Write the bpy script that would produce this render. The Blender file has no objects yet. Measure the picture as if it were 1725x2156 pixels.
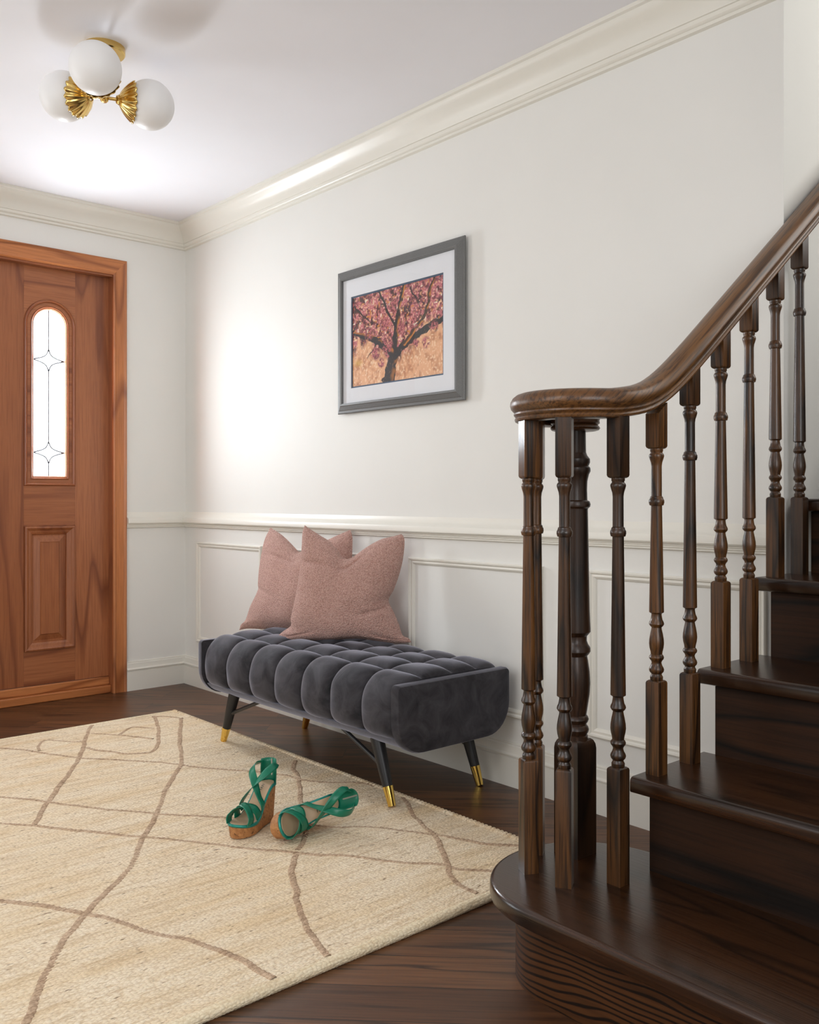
import bpy, bmesh, math, random
import numpy as np
from mathutils import Vector, Matrix
from mathutils.geometry import tessellate_polygon

random.seed(7)
rng = np.random.default_rng(7)
scene = bpy.context.scene
COL = scene.collection

# ------------------------------------------------------------------ camera
YAW = math.radians(48.56)
FPX = 1923.9
CAM = Vector((4.54, -2.379, 1.0))
cd = bpy.data.cameras.new('camera'); cam = bpy.data.objects.new('camera', cd); COL.objects.link(cam)
cam.location = CAM
cam.rotation_euler = (math.pi/2, 0, YAW)
cd.sensor_fit = 'VERTICAL'; cd.sensor_height = 36.0; cd.sensor_width = 36.0*1725/2156
cd.lens = 36.0*FPX/2156
cd.shift_y = -27.8/2156
cd.clip_start = 0.05
scene.camera = cam

# ------------------------------------------------------------------ world, exposure, lights
scene.view_settings.view_transform = 'Standard'
scene.view_settings.look = 'None'
scene.view_settings.gamma = 1.0
scene.view_settings.use_curve_mapping = False
scene.view_settings.exposure = 0.09
scene.cycles.use_denoising = True
scene.cycles.max_bounces = 10
scene.cycles.diffuse_bounces = 6
scene.cycles.transparent_max_bounces = 12
scene.cycles.sample_clamp_indirect = 8.0
w = bpy.data.worlds.new('world'); scene.world = w; w.use_nodes = True
w.node_tree.nodes['Background'].inputs[0].default_value = (0.86, 0.93, 1.0, 1)
w.node_tree.nodes['Background'].inputs[1].default_value = 1.6

def area(name, loc, direction, sx, sy, power, color=(1, 1, 1), spread=180):
    l = bpy.data.lights.new(name, 'AREA'); l.shape = 'RECTANGLE'; l.size = sx; l.size_y = sy
    l.energy = power; l.color = color; l.spread = math.radians(spread)
    o = bpy.data.objects.new(name, l); COL.objects.link(o); o.location = loc
    o.rotation_euler = Vector(direction).to_track_quat('-Z', 'Y').to_euler()
    return o
# overcast daylight at the glass lite of the front door; the west lamp is unseen added fill
area('daylight_door_lite', (-0.098, -0.7125, 1.5265), (1, 0, 0), 0.165, 0.86, 34, (0.90, 0.95, 1.0))
area('fill_west', (0.02, -2.85, 1.5), (1, 0, 0.0), 1.0, 1.3, 22, (0.92, 0.96, 1.0))
# unseen fill lamps added behind the camera to brighten the hall
area('fill_south', (3.1, -4.72, 1.7), (0, 1, 0.05), 2.2, 1.5, 20, (0.95, 0.97, 1.0))
area('fill_east', (6.6, -2.6, 1.7), (-1, 0, 0.05), 2.0, 1.5, 44, (0.96, 0.98, 1.0))
# more added fill: one overhead, one to brighten the wall beside the stairs
area('fill_overhead', (3.3, -3.3, 2.46), (-0.25, 0.2, -1.0), 1.6, 1.6, 38, (0.95, 0.97, 1.0))
area('fill_stairwell', (4.38, 0.95, 2.1), (-1, -0.25, -0.05), 1.6, 2.2, 37, (1.0, 0.98, 0.95))

# ------------------------------------------------------------------ mesh helpers
def link(name, me, mat, parent=None, smooth=True):
    o = bpy.data.objects.new(name, me); COL.objects.link(o)
    if mat is not None: me.materials.append(mat)
    if smooth:
        me.polygons.foreach_set('use_smooth', [True]*len(me.polygons))
        try: me.set_sharp_from_angle(angle=math.radians(32))
        except Exception: pass
    if parent is not None:
        o.parent = parent
    return o
def mesh(name, verts, faces, mat, parent=None, smooth=True, fix=True):
    """one mesh object; verts are world coordinates, made local to the parent"""
    off = world_loc(parent)
    me = bpy.data.meshes.new(name)
    me.from_pydata([tuple(Vector(v)-off) for v in verts], [], [tuple(f) for f in faces])
    me.update()
    if fix:
        bm = bmesh.new(); bm.from_mesh(me); bmesh.ops.recalc_face_normals(bm, faces=bm.faces); bm.to_mesh(me); bm.free()
    return link(name, me, mat, parent, smooth)
def world_loc(p):
    v = Vector((0, 0, 0))
    while p is not None:
        v = v + Vector(p.location); p = p.parent
    return v
def empty(name, loc):
    o = bpy.data.objects.new(name, None); COL.objects.link(o); o.location = loc; o.empty_display_size = 0.1
    return o
def tag(o, label, cat, group=None):
    o['label'] = label; o['category'] = cat
    if group: o['group'] = group
    return o
def struct(o):
    o['kind'] = 'structure'; return o

class MB:
    def __init__(s): s.v = []; s.f = []
    def add(s, vs, fs):
        n = len(s.v); s.v += [tuple(v) for v in vs]; s.f += [tuple(i+n for i in f) for f in fs]; return s
    def box(s, a, b):
        x0, y0, z0 = a; x1, y1, z1 = b
        s.add([(x0,y0,z0),(x1,y0,z0),(x1,y1,z0),(x0,y1,z0),(x0,y0,z1),(x1,y0,z1),(x1,y1,z1),(x0,y1,z1)],
              [(0,3,2,1),(4,5,6,7),(0,1,5,4),(1,2,6,5),(2,3,7,6),(3,0,4,7)]); return s
    def loft(s, rings, closed=True, caps=True):
        n = len(rings[0]); vs = [p for r in rings for p in r]; fs = []
        for i in range(len(rings)-1):
            for j in range(n if closed else n-1):
                k = (j+1) % n
                fs.append((i*n+j, i*n+k, (i+1)*n+k, (i+1)*n+j))
        if caps and closed:
            fs.append(tuple(range(n-1, -1, -1))); fs.append(tuple((len(rings)-1)*n+j for j in range(n)))
        s.add(vs, fs); return s
    def lathe(s, prof, c, axis=None, n=24, caps=True):
        """prof: (radius, height) along axis from c"""
        ax = Vector(axis or (0, 0, 1)).normalized(); q = ax.to_track_quat('Z', 'Y')
        rings = []
        for r, h in prof:
            rings.append([Vector(c)+q @ Vector((r*math.cos(2*math.pi*j/n), r*math.sin(2*math.pi*j/n), h)) for j in range(n)])
        return s.loft(rings, True, caps)
    def tube(s, a, b, r0, r1, n=16):
        a = Vector(a); b = Vector(b)
        return s.lathe([(r0, 0), (r1, (b-a).length)], a, b-a, n)
    def build(s, name, mat, parent=None, smooth=True, fix=True): return mesh(name, s.v, s.f, mat, parent, smooth, fix)
def bevel(o, w=0.003, seg=2, ang=30):
    m = o.modifiers.new('bevel', 'BEVEL'); m.width = w; m.segments = seg; m.limit_method = 'ANGLE'; m.angle_limit = math.radians(ang)
    m.harden_normals = False
    return o
def extrude_profile(prof, a, b, cap=True):
    """prof: list of 3D offsets, swept straight from a to b"""
    m = MB(); m.loft([[Vector(a)+Vector(p) for p in prof], [Vector(b)+Vector(p) for p in prof]], True, cap); return m
def catmull(pts, n=8, closed=False):
    P = [Vector(p) for p in pts]; out = []
    m = len(P)
    for i in range(m if closed else m-1):
        if closed: p0, p1, p2, p3 = P[(i-1) % m], P[i], P[(i+1) % m], P[(i+2) % m]
        else:
            p1, p2 = P[i], P[i+1]; p0 = P[i-1] if i > 0 else 2*p1-p2; p3 = P[i+2] if i+2 < m else 2*p2-p1
        for k in range(n):
            t = k/n
            out.append(0.5*((2*p1)+(p2-p0)*t+(2*p0-5*p1+4*p2-p3)*t*t+(3*p1-p0-3*p2+p3)*t**3))
    if not closed: out.append(P[-1])
    return out
def holes_plate(outer, holes, to3, d0, d1):
    """plate with holes: 2D loops, to3(u, v, d) -> 3D"""
    loops = [outer]+holes
    tri = tessellate_polygon([[Vector((p[0], p[1], 0)) for p in L] for L in loops])
    flat = [p for L in loops for p in L]; n = len(flat)
    vs = [to3(p[0], p[1], d0) for p in flat]+[to3(p[0], p[1], d1) for p in flat]
    fs = [tuple(t) for t in tri]+[tuple(i+n for i in reversed(t)) for t in tri]
    k = 0
    for L in loops:
        m = len(L)
        for j in range(m):
            a, b = k+j, k+(j+1) % m
            fs.append((a, b, b+n, a+n))
        k += m
    return vs, fs

# ------------------------------------------------------------------ materials
def S(c):
    return tuple((x/255/12.92 if x/255 <= 0.04045 else ((x/255+0.055)/1.055)**2.4) for x in c)+(1.0,)
class NT:
    def __init__(s, name):
        s.m = bpy.data.materials.new(name); s.m.use_nodes = True; s.t = s.m.node_tree
        s.b = s.t.nodes['Principled BSDF']; s.out = s.t.nodes['Material Output']
    def n(s, typ, **kw):
        d = s.t.nodes.new(typ)
        for k, v in kw.items():
            if k in d.inputs: d.inputs[k].default_value = v
            else: setattr(d, k, v)
        return d
    def l(s, a, b): s.t.links.new(a, b)
    def ramp(s, fac, stops, interp='LINEAR'):
        r = s.n('ShaderNodeValToRGB'); r.color_ramp.interpolation = interp
        e = r.color_ramp.elements
        while len(e) < len(stops): e.new(0.5)
        for i, (p, c) in enumerate(stops): e[i].position = p; e[i].color = c
        s.l(fac, r.inputs[0]); return r.outputs[0]
    def math(s, op, a, b=None, clamp=False):
        d = s.n('ShaderNodeMath', operation=op); d.use_clamp = clamp
        for i, x in enumerate((a, b)):
            if x is None: continue
            if isinstance(x, (int, float)): d.inputs[i].default_value = x
            else: s.l(x, d.inputs[i])
        return d.outputs[0]
    def mix(s, fac, a, b, mode='MIX'):
        d = s.n('ShaderNodeMix', data_type='RGBA', blend_type=mode)
        for i, x in ((0, fac), (6, a), (7, b)):
            if isinstance(x, (int, float)): d.inputs[i].default_value = x
            elif isinstance(x, tuple): d.inputs[i].default_value = x
            else: s.l(x, d.inputs[i])
        return d.outputs[2]
    def bump(s, h, strength=0.3, dist=0.002):
        d = s.n('ShaderNodeBump', Strength=strength, Distance=dist); s.l(h, d.inputs['Height']); s.l(d.outputs[0], s.b.inputs['Normal']); return d
    def coords(s, scale=(1, 1, 1), rot=(0, 0, 0), kind='Object', rnd=True, tilt=0.0):
        tc = s.n('ShaderNodeTexCoord'); mp = s.n('ShaderNodeMapping'); mp.inputs['Scale'].default_value = scale; mp.inputs['Rotation'].default_value = rot
        src = tc.outputs[kind]
        if rnd:
            oi = s.n('ShaderNodeObjectInfo'); vm = s.n('ShaderNodeVectorMath', operation='MULTIPLY_ADD')
            s.l(oi.outputs['Random'], vm.inputs[0]); vm.inputs[1].default_value = (7.3, 5.1, 9.7); s.l(src, vm.inputs[2]); src = vm.outputs[0]
        if tilt:
            m0 = s.n('ShaderNodeMapping'); m0.inputs['Rotation'].default_value = (math.radians(tilt), 0, 0); s.l(src, m0.inputs['Vector']); src = m0.outputs[0]
        s.l(src, mp.inputs['Vector']); return mp.outputs[0]

def simple(name, c, rough=0.5, metal=0.0, spec=0.5, coat=0.0):
    t = NT(name); t.b.inputs['Base Color'].default_value = c; t.b.inputs['Roughness'].default_value = rough
    t.b.inputs['Metallic'].default_value = metal; t.b.inputs['Specular IOR Level'].default_value = spec
    t.b.inputs['Coat Weight'].default_value = coat
    return t.m
def paint(name, c, rough, bump=0.06, sc=220):
    t = NT(name); co = t.coords((1, 1, 1), rnd=False)
    nz = t.n('ShaderNodeTexNoise', Scale=3.0, Detail=3.0); t.l(co, nz.inputs['Vector'])
    t.l(t.ramp(nz.outputs[0], [(0.3, tuple(x*0.975 for x in c[:3])+(1,)), (0.7, c)]), t.b.inputs['Base Color'])
    t.b.inputs['Roughness'].default_value = rough
    n2 = t.n('ShaderNodeTexNoise', Scale=float(sc), Detail=2.0); t.l(co, n2.inputs['Vector'])
    t.bump(n2.outputs[0], bump, 0.001)
    return t.m
def wood(name, dark, mid, light, grain='z', rough=0.35, rings=9.0, freq=5.0, coat=0.0, line=0.75, pore=0.5, tilt=0.0):
    """oak: cathedral rings from a stretched noise plus fine pores along the grain"""
    t = NT(name)
    st = {'x': (0.10, 1, 1), 'y': (1, 0.10, 1), 'z': (1, 1, 0.10)}[grain]
    co = t.coords(st, tilt=tilt)
    n1 = t.n('ShaderNodeTexNoise', Scale=freq, Detail=2.0, Roughness=0.45, Distortion=0.15); t.l(co, n1.inputs['Vector'])
    s = t.math('FRACT', t.math('MULTIPLY', n1.outputs[0], rings))
    ring = t.ramp(s, [(0.0, (0, 0, 0, 1)), (0.12, (line, line, line, 1)), (0.75, (1, 1, 1, 1)), (1.0, (0, 0, 0, 1))])
    st2 = {'x': (0.03, 1, 1), 'y': (1, 0.03, 1), 'z': (1, 1, 0.03)}[grain]
    co2 = t.coords(st2, tilt=tilt)
    n2 = t.n('ShaderNodeTexNoise', Scale=190.0, Detail=3.0, Roughness=0.6); t.l(co2, n2.inputs['Vector'])
    por = t.ramp(n2.outputs[0], [(0.36, (0, 0, 0, 1)), (0.56, (1, 1, 1, 1))])
    n3 = t.n('ShaderNodeTexNoise', Scale=2.2, Detail=2.0); t.l(co, n3.inputs['Vector'])
    base = t.mix(t.ramp(n3.outputs[0], [(0.35, (0, 0, 0, 1)), (0.68, (1, 1, 1, 1))]), mid, light)
    c = t.mix(ring, dark, base)
    f = t.math('MULTIPLY', t.math('SUBTRACT', 1.0, por), pore)
    c = t.mix(f, c, dark)
    t.l(c, t.b.inputs['Base Color'])
    t.b.inputs['Roughness'].default_value = rough
    t.b.inputs['Coat Weight'].default_value = coat; t.b.inputs['Coat Roughness'].default_value = 0.18
    t.bump(por, 0.12, 0.0008)
    return t.m

M = {}
M['wall'] = paint('wall_paint', S((229, 228, 223)), 0.62)
M['ceiling'] = paint('ceiling_paint', S((241, 241, 246)), 0.75)
M['trim'] = paint('trim_paint', S((229, 226, 216)), 0.32, 0.02)
for g in 'yz':
    M['oakm'] = wood('oak_moulding', S((124, 66, 36)), S((150, 88, 52)), S((166, 100, 62)), 'z', 0.34, 2.0, 3.0, 0.2, pore=0.25, line=0.95)
    M['oak_'+g] = wood('oak_door_'+g, S((122, 66, 36)), S((154, 92, 54)), S((172, 107, 66)), g, 0.38, 6.0, 5.0, 0.15, pore=0.45, line=0.85)
    M['oakf_'+g] = wood('oak_casing_'+g, S((140, 78, 38)), S((188, 116, 64)), S((204, 132, 78)), g, 0.38, 7.0, 5.0, 0.15, pore=0.4)
for g in 'xyz':
    M['stair_'+g] = wood('stained_oak_'+g, S((22, 13, 7)), S((66, 41, 20)), S((122, 79, 38)), g, 0.32, 8.0, 9.0, 0.1, pore=0.8, line=0.6)
M['newel'] = wood('stained_oak_newel', S((20, 12, 7)), S((48, 31, 19)), S((66, 42, 24)), 'z', 0.34, 8.0, 6.0, 0.05, pore=0.7, line=0.7)
M['tread'] = wood('stained_oak_tread', S((24, 13, 6)), S((46, 26, 12)), S((62, 35, 15)), 'x', 0.24, 5.0, 9.0, 0.12, pore=0.6, line=0.8)
M['riser'] = wood('stained_oak_riser', S((14, 8, 4)), S((44, 24, 10)), S((60, 34, 14)), 'x', 0.6, 8.0, 4.5, 0.0, pore=0.35, line=0.6)
M['riser'].node_tree.nodes['Principled BSDF'].inputs['Specular IOR Level'].default_value = 0.2
def bull():
    t = NT('stained_oak_bullnose'); co = t.coords((1, 1, 1), (0, math.radians(4), 0), rnd=False)
    nz = t.n('ShaderNodeTexNoise', Scale=1.0, Detail=2.0); mp = t.n('ShaderNodeMapping'); mp.inputs['Scale'].default_value = (3.0, 3.0, 9.0); t.l(co, mp.inputs['Vector']); t.l(mp.outputs[0], nz.inputs['Vector'])
    wv = t.n('ShaderNodeTexWave', Scale=22.0, Distortion=0.0); wv.bands_direction = 'Z'
    vm = t.n('ShaderNodeVectorMath', operation='MULTIPLY_ADD'); t.l(nz.outputs[1], vm.inputs[0]); vm.inputs[1].default_value = (0.0, 0.0, 0.075); t.l(co, vm.inputs[2]); t.l(vm.outputs[0], wv.inputs['Vector'])
    n2 = t.n('ShaderNodeTexNoise', Scale=120.0, Detail=2.0); m2 = t.n('ShaderNodeMapping'); m2.inputs['Scale'].default_value = (0.06, 0.06, 1); t.l(co, m2.inputs['Vector']); t.l(m2.outputs[0], n2.inputs['Vector'])
    base = t.mix(n2.outputs[0], S((52, 29, 12)), S((92, 55, 26)))
    c = t.mix(t.ramp(wv.outputs[1], [(0.08, (0, 0, 0, 1)), (0.42, (1, 1, 1, 1))]), S((22, 12, 5)), base)
    t.l(c, t.b.inputs['Base Color']); t.b.inputs['Roughness'].default_value = 0.45; t.b.inputs['Specular IOR Level'].default_value = 0.3
    return t.m
M['bull'] = bull()
M['rail'] = wood('stained_oak_handrail', S((44, 25, 13)), S((88, 56, 28)), S((132, 90, 48)), 'y', 0.36, 3.0, 12.0, 0.08, pore=0.8, line=0.75, tilt=-37.0)
M['brass'] = simple('brass', (0.72, 0.50, 0.17, 1), 0.2, 1.0)
M['gold'] = simple('polished_gold', (0.9, 0.62, 0.16, 1), 0.12, 1.0)
M['black'] = simple('black_lacquer', (0.012, 0.012, 0.013, 1), 0.38)
M['lead'] = simple('lead_came', (0.03, 0.035, 0.045, 1), 0.5, 0.3)
M['teal_rim'] = simple('metallic_teal_edge', S((36, 140, 128)), 0.3, 0.35)
M['insole'] = simple('beige_insole', S((196, 166, 134)), 0.4)
M['stamp'] = simple('insole_stamp', S((110, 104, 84)), 0.6)
M['zip'] = simple('zip_silver', (0.6, 0.62, 0.6, 1), 0.35, 0.9)
M['mat'] = paint('mat_board', S((226, 228, 232)), 0.8, 0.02)
M['bluemat'] = simple('blue_inner_mat', S((62, 84, 108)), 0.7)

def floor_mat():
    t = NT('dark_oak_planks')
    tc = t.n('ShaderNodeTexCoord'); mp = t.n('ShaderNodeMapping'); mp.inputs['Rotation'].default_value = (0, 0, math.radians(-45)); t.l(tc.outputs['Object'], mp.inputs['Vector'])
    br = t.n('ShaderNodeTexBrick'); br.offset = 0.37; br.offset_frequency = 2; br.squash = 1.0
    for k, v in dict(Scale=1.0).items(): br.inputs[k].default_value = v
    br.inputs['Color1'].default_value = (0, 0, 0, 1); br.inputs['Color2'].default_value = (1, 1, 1, 1)
    br.inputs['Mortar'].default_value = (0.5, 0.5, 0.5, 1); br.inputs['Mortar Size'].default_value = 0.0012; br.inputs['Mortar Smooth'].default_value = 0.2
    br.inputs['Bias'].default_value = 0.0; br.inputs['Brick Width'].default_value = 1.05; br.inputs['Row Height'].default_value = 0.126
    t.l(mp.outputs[0], br.inputs['Vector'])
    rnd = br.outputs['Color']
    vm = t.n('ShaderNodeVectorMath', operation='MULTIPLY_ADD'); t.l(rnd, vm.inputs[0]); vm.inputs[1].default_value = (9.3, 4.7, 3.1); t.l(mp.outputs[0], vm.inputs[2])
    m2 = t.n('ShaderNodeMapping'); m2.inputs['Scale'].default_value = (0.09, 1, 1); t.l(vm.outputs[0], m2.inputs['Vector'])
    n1 = t.n('ShaderNodeTexNoise', Scale=9.0, Detail=3.0, Distortion=0.2); t.l(m2.outputs[0], n1.inputs['Vector'])
    s = t.math('FRACT', t.math('MULTIPLY', n1.outputs[0], 7.0))
    ring = t.ramp(s, [(0, (0, 0, 0, 1)), (0.2, (0.8, 0.8, 0.8, 1)), (0.8, (1, 1, 1, 1)), (1, (0, 0, 0, 1))])
    m3 = t.n('ShaderNodeMapping'); m3.inputs['Scale'].default_value = (0.03, 1, 1); t.l(vm.outputs[0], m3.inputs['Vector'])
    n2 = t.n('ShaderNodeTexNoise', Scale=160.0, Detail=3.0); t.l(m3.outputs[0], n2.inputs['Vector'])
    por = t.ramp(n2.outputs[0], [(0.35, (0, 0, 0, 1)), (0.6, (1, 1, 1, 1))])
    base = t.mix(rnd, S((82, 50, 28)), S((113, 73, 43)))
    c = t.mix(ring, S((52, 30, 16)), base)
    c = t.mix(t.math('MULTIPLY', t.math('SUBTRACT', 1.0, por), 0.45), c, S((36, 22, 14)))
    c = t.mix(br.outputs['Fac'], c, S((16, 10, 7)))
    t.l(c, t.b.inputs['Base Color']); t.b.inputs['Roughness'].default_value = 0.36; t.b.inputs['Specular IOR Level'].default_value = 0.4
    t.b.inputs['Coat Weight'].default_value = 0.05; t.b.inputs['Coat Roughness'].default_value = 0.2
    h = t.math('MULTIPLY_ADD', br.outputs['Fac'], -1.0)
    h2 = t.math('ADD', t.math('MULTIPLY', br.outputs['Fac'], -2.0), t.math('MULTIPLY', por, 0.25))
    t.bump(h2, 0.25, 0.001)
    return t.m
M['floor'] = floor_mat()

def jute(name, ca, cb, cc, dark, cell=150.0, strength=0.9, flecks=True, along='y'):
    t = NT(name)
    sc = (1, 0.48, 1) if along == 'y' else (0.48, 1, 1)
    co = t.coords(sc, rnd=False)
    vo = t.n('ShaderNodeTexVoronoi', Scale=cell); vo.inputs['Randomness'].default_value = 0.75; t.l(co, vo.inputs['Vector'])
    h = t.math('SUBTRACT', 1.0, t.math('MULTIPLY', vo.outputs['Distance'], 1.1))
    n = t.n('ShaderNodeTexNoise', Scale=600.0, Detail=2.0); t.l(co, n.inputs['Vector'])
    hh = t.math('ADD', h, t.math('MULTIPLY', n.outputs[0], 0.35))
    tint = t.mix(vo.outputs['Color'], ca, cb)
    lo = t.n('ShaderNodeTexNoise', Scale=1.0, Detail=4.0, Roughness=0.6)
    co3 = t.coords((14, 2.2, 1), rnd=False); t.l(co3, lo.inputs['Vector'])
    c = t.mix(t.ramp(lo.outputs[0], [(0.42, (0, 0, 0, 1)), (0.68, (0.8, 0.8, 0.8, 1))]), tint, cc)
    st_ = t.n('ShaderNodeTexNoise', Scale=1.0, Detail=2.0, Roughness=0.6); t.l(t.coords((75, 5, 1), rnd=False), st_.inputs['Vector'])
    c = t.mix(t.ramp(st_.outputs[0], [(0.50, (0, 0, 0, 1)), (0.72, (0.55, 0.55, 0.55, 1))]), c, dark)
    gap = t.ramp(vo.outputs['Distance'], [(0.42, (0, 0, 0, 1)), (0.85, (1, 1, 1, 1))])
    c = t.mix(t.math('MULTIPLY', gap, 0.55), c, dark)
    if flecks:
        fl = t.n('ShaderNodeTexNoise', Scale=1.0, Detail=2.0, Roughness=0.5)
        co4 = t.coords((110, 34, 1), rnd=False); t.l(co4, fl.inputs['Vector'])
        f = t.ramp(fl.outputs[0], [(0.655, (0, 0, 0, 1)), (0.73, (1, 1, 1, 1))])
        c = t.mix(t.math('MULTIPLY', f, 0.75), c, S((98, 70, 44)))
    t.l(c, t.b.inputs['Base Color']); t.b.inputs['Roughness'].default_value = 0.95; t.b.inputs['Specular IOR Level'].default_value = 0.15
    t.bump(hh, strength, 0.004)
    return t.m
M['rug'] = jute('jute_weave', S((246, 232, 208)), S((236, 218, 188)), S((230, 204, 164)), S((190, 160, 122)), 215.0, 0.75)
M['binding'] = jute('jute_binding', S((244, 231, 204)), S((236, 221, 190)), S((230, 212, 178)), S((198, 172, 134)), 190.0, 0.6, False)
M['braid'] = jute('brown_jute_braid', S((216, 190, 162)), S((202, 174, 146)), S((192, 162, 132)), S((124, 96, 72)), 190.0, 0.9, False)

def velvet():
    t = NT('charcoal_velvet'); co = t.coords(rnd=False)
    n = t.n('ShaderNodeTexNoise', Scale=11.0, Detail=5.0, Roughness=0.65, Distortion=0.8); t.l(co, n.inputs['Vector'])
    t.l(t.ramp(n.outputs[0], [(0.34, (0.016, 0.0155, 0.018, 1)), (0.5, (0.036, 0.034, 0.039, 1)), (0.7, (0.062, 0.059, 0.066, 1))]), t.b.inputs['Base Color'])
    t.b.inputs['Roughness'].default_value = 0.75; t.b.inputs['Specular IOR Level'].default_value = 0.2
    t.b.inputs['Sheen Weight'].default_value = 0.9; t.b.inputs['Sheen Roughness'].default_value = 0.35
    t.b.inputs['Sheen Tint'].default_value = (0.60, 0.60, 0.70, 1)
    n2 = t.n('ShaderNodeTexNoise', Scale=700.0, Detail=1.0); t.l(co, n2.inputs['Vector'])
    t.bump(t.math('ADD', t.math('MULTIPLY', n2.outputs[0], 0.3), n.outputs[0]), 0.15, 0.004)
    return t.m
M['velvet'] = velvet()
def boucle():
    t = NT('pink_boucle'); co = t.coords(rnd=True)
    n0 = t.n('ShaderNodeTexNoise', Scale=90.0, Detail=2.0); t.l(co, n0.inputs['Vector'])
    vm = t.n('ShaderNodeVectorMath', operation='MULTIPLY_ADD'); t.l(n0.outputs[1], vm.inputs[0]); vm.inputs[1].default_value = (0.006, 0.006, 0.006); t.l(co, vm.inputs[2])
    v = t.n('ShaderNodeTexVoronoi', Scale=250.0); t.l(vm.outputs[0], v.inputs['Vector'])
    n = t.n('ShaderNodeTexNoise', Scale=330.0, Detail=2.0, Roughness=0.7); t.l(co, n.inputs['Vector'])
    h = t.math('ADD', t.math('SUBTRACT', 1.0, v.outputs['Distance']), t.math('MULTIPLY', n.outputs[0], 0.4))
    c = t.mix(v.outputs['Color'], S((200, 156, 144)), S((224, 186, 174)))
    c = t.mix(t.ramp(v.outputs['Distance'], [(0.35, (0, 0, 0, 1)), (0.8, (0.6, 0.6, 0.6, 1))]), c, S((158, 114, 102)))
    t.l(c, t.b.inputs['Base Color'])
    t.b.inputs['Roughness'].default_value = 0.95; t.b.inputs['Specular IOR Level'].default_value = 0.1
    t.b.inputs['Sheen Weight'].default_value = 0.2
    t.bump(h, 0.9, 0.005)
    return t.m
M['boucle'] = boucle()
def cork():
    t = NT('cork'); co = t.coords()
    v = t.n('ShaderNodeTexVoronoi', Scale=160.0); t.l(co, v.inputs['Vector'])
    n = t.n('ShaderNodeTexNoise', Scale=75.0, Detail=4.0, Distortion=1.0); t.l(co, n.inputs['Vector'])
    c = t.mix(v.outputs['Color'], S((150, 98, 54)), S((186, 132, 80)))
    c = t.mix(t.ramp(n.outputs[0], [(0.58, (0, 0, 0, 1)), (0.68, (1, 1, 1, 1))]), c, S((92, 54, 28)))
    t.l(c, t.b.inputs['Base Color']); t.b.inputs['Roughness'].default_value = 0.6
    t.bump(n.outputs[0], 0.2, 0.001)
    return t.m
M['cork'] = cork()
def leather():
    t = NT('green_leather'); co = t.coords()
    n = t.n('ShaderNodeTexNoise', Scale=30.0, Detail=3.0); t.l(co, n.inputs['Vector'])
    t.l(t.mix(n.outputs[0], S((8, 104, 78)), S((18, 126, 96))), t.b.inputs['Base Color']); t.b.inputs['Roughness'].default_value = 0.34
    return t.m
M['leather'] = leather()
def opal():
    t = NT('opal_glass'); t.b.inputs['Base Color'].default_value = (0.88, 0.88, 0.88, 1); t.b.inputs['Roughness'].default_value = 0.45
    t.b.inputs['Subsurface Weight'].default_value = 0.3; t.b.inputs['Subsurface Radius'].default_value = (0.03, 0.03, 0.03)
    return t.m
M['opal'] = opal()
def pane():
    t = NT('frosted_pane'); tr = t.n('ShaderNodeBsdfTransparent'); tl = t.n('ShaderNodeBsdfTranslucent'); gl = t.n('ShaderNodeBsdfGlossy', Roughness=0.08)
    tr.inputs[0].default_value = (0.95, 0.97, 0.98, 1)
    a = t.n('ShaderNodeMixShader', Fac=0.2); t.l(tr.outputs[0], a.inputs[1]); t.l(tl.outputs[0], a.inputs[2])
    b = t.n('ShaderNodeMixShader', Fac=0.05); t.l(a.outputs[0], b.inputs[1]); t.l(gl.outputs[0], b.inputs[2]); t.l(b.outputs[0], t.out.inputs[0])
    return t.m
M['pane'] = pane()
def glazing():
    t = NT('picture_glazing'); tr = t.n('ShaderNodeBsdfTransparent'); gl = t.n('ShaderNodeBsdfGlossy', Roughness=0.01); fr = t.n('ShaderNodeFresnel')
    geo = t.n('ShaderNodeNewGeometry'); t.l(t.math('SUBTRACT', 1.45, t.math('MULTIPLY', geo.outputs['Backfacing'], 1.45-1/1.45)), fr.inputs['IOR'])
    a = t.n('ShaderNodeMixShader'); t.l(fr.outputs[0], a.inputs[0]); t.l(tr.outputs[0], a.inputs[1]); t.l(gl.outputs[0], a.inputs[2]); t.l(a.outputs[0], t.out.inputs[0])
    return t.m
M['glazing'] = glazing()
def greyframe():
    t = NT('brushed_grey_frame'); co = t.coords()
    n = t.n('ShaderNodeTexNoise', Scale=420.0, Detail=2.0); t.l(co, n.inputs['Vector'])
    t.l(t.mix(n.outputs[0], S((82, 83, 83)), S((122, 122, 120))), t.b.inputs['Base Color']); t.b.inputs['Roughness'].default_value = 0.42; t.b.inputs['Metallic'].default_value = 0.25
    t.bump(n.outputs[0], 0.15, 0.0008)
    return t.m
M['frame'] = greyframe()
def vcol(name):
    t = NT(name); a = t.n('ShaderNodeVertexColor'); a.layer_name = 'Col'; t.l(a.outputs[0], t.b.inputs['Base Color']); t.b.inputs['Roughness'].default_value = 0.6
    return t.m
M['print'] = vcol('photo_print')

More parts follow.
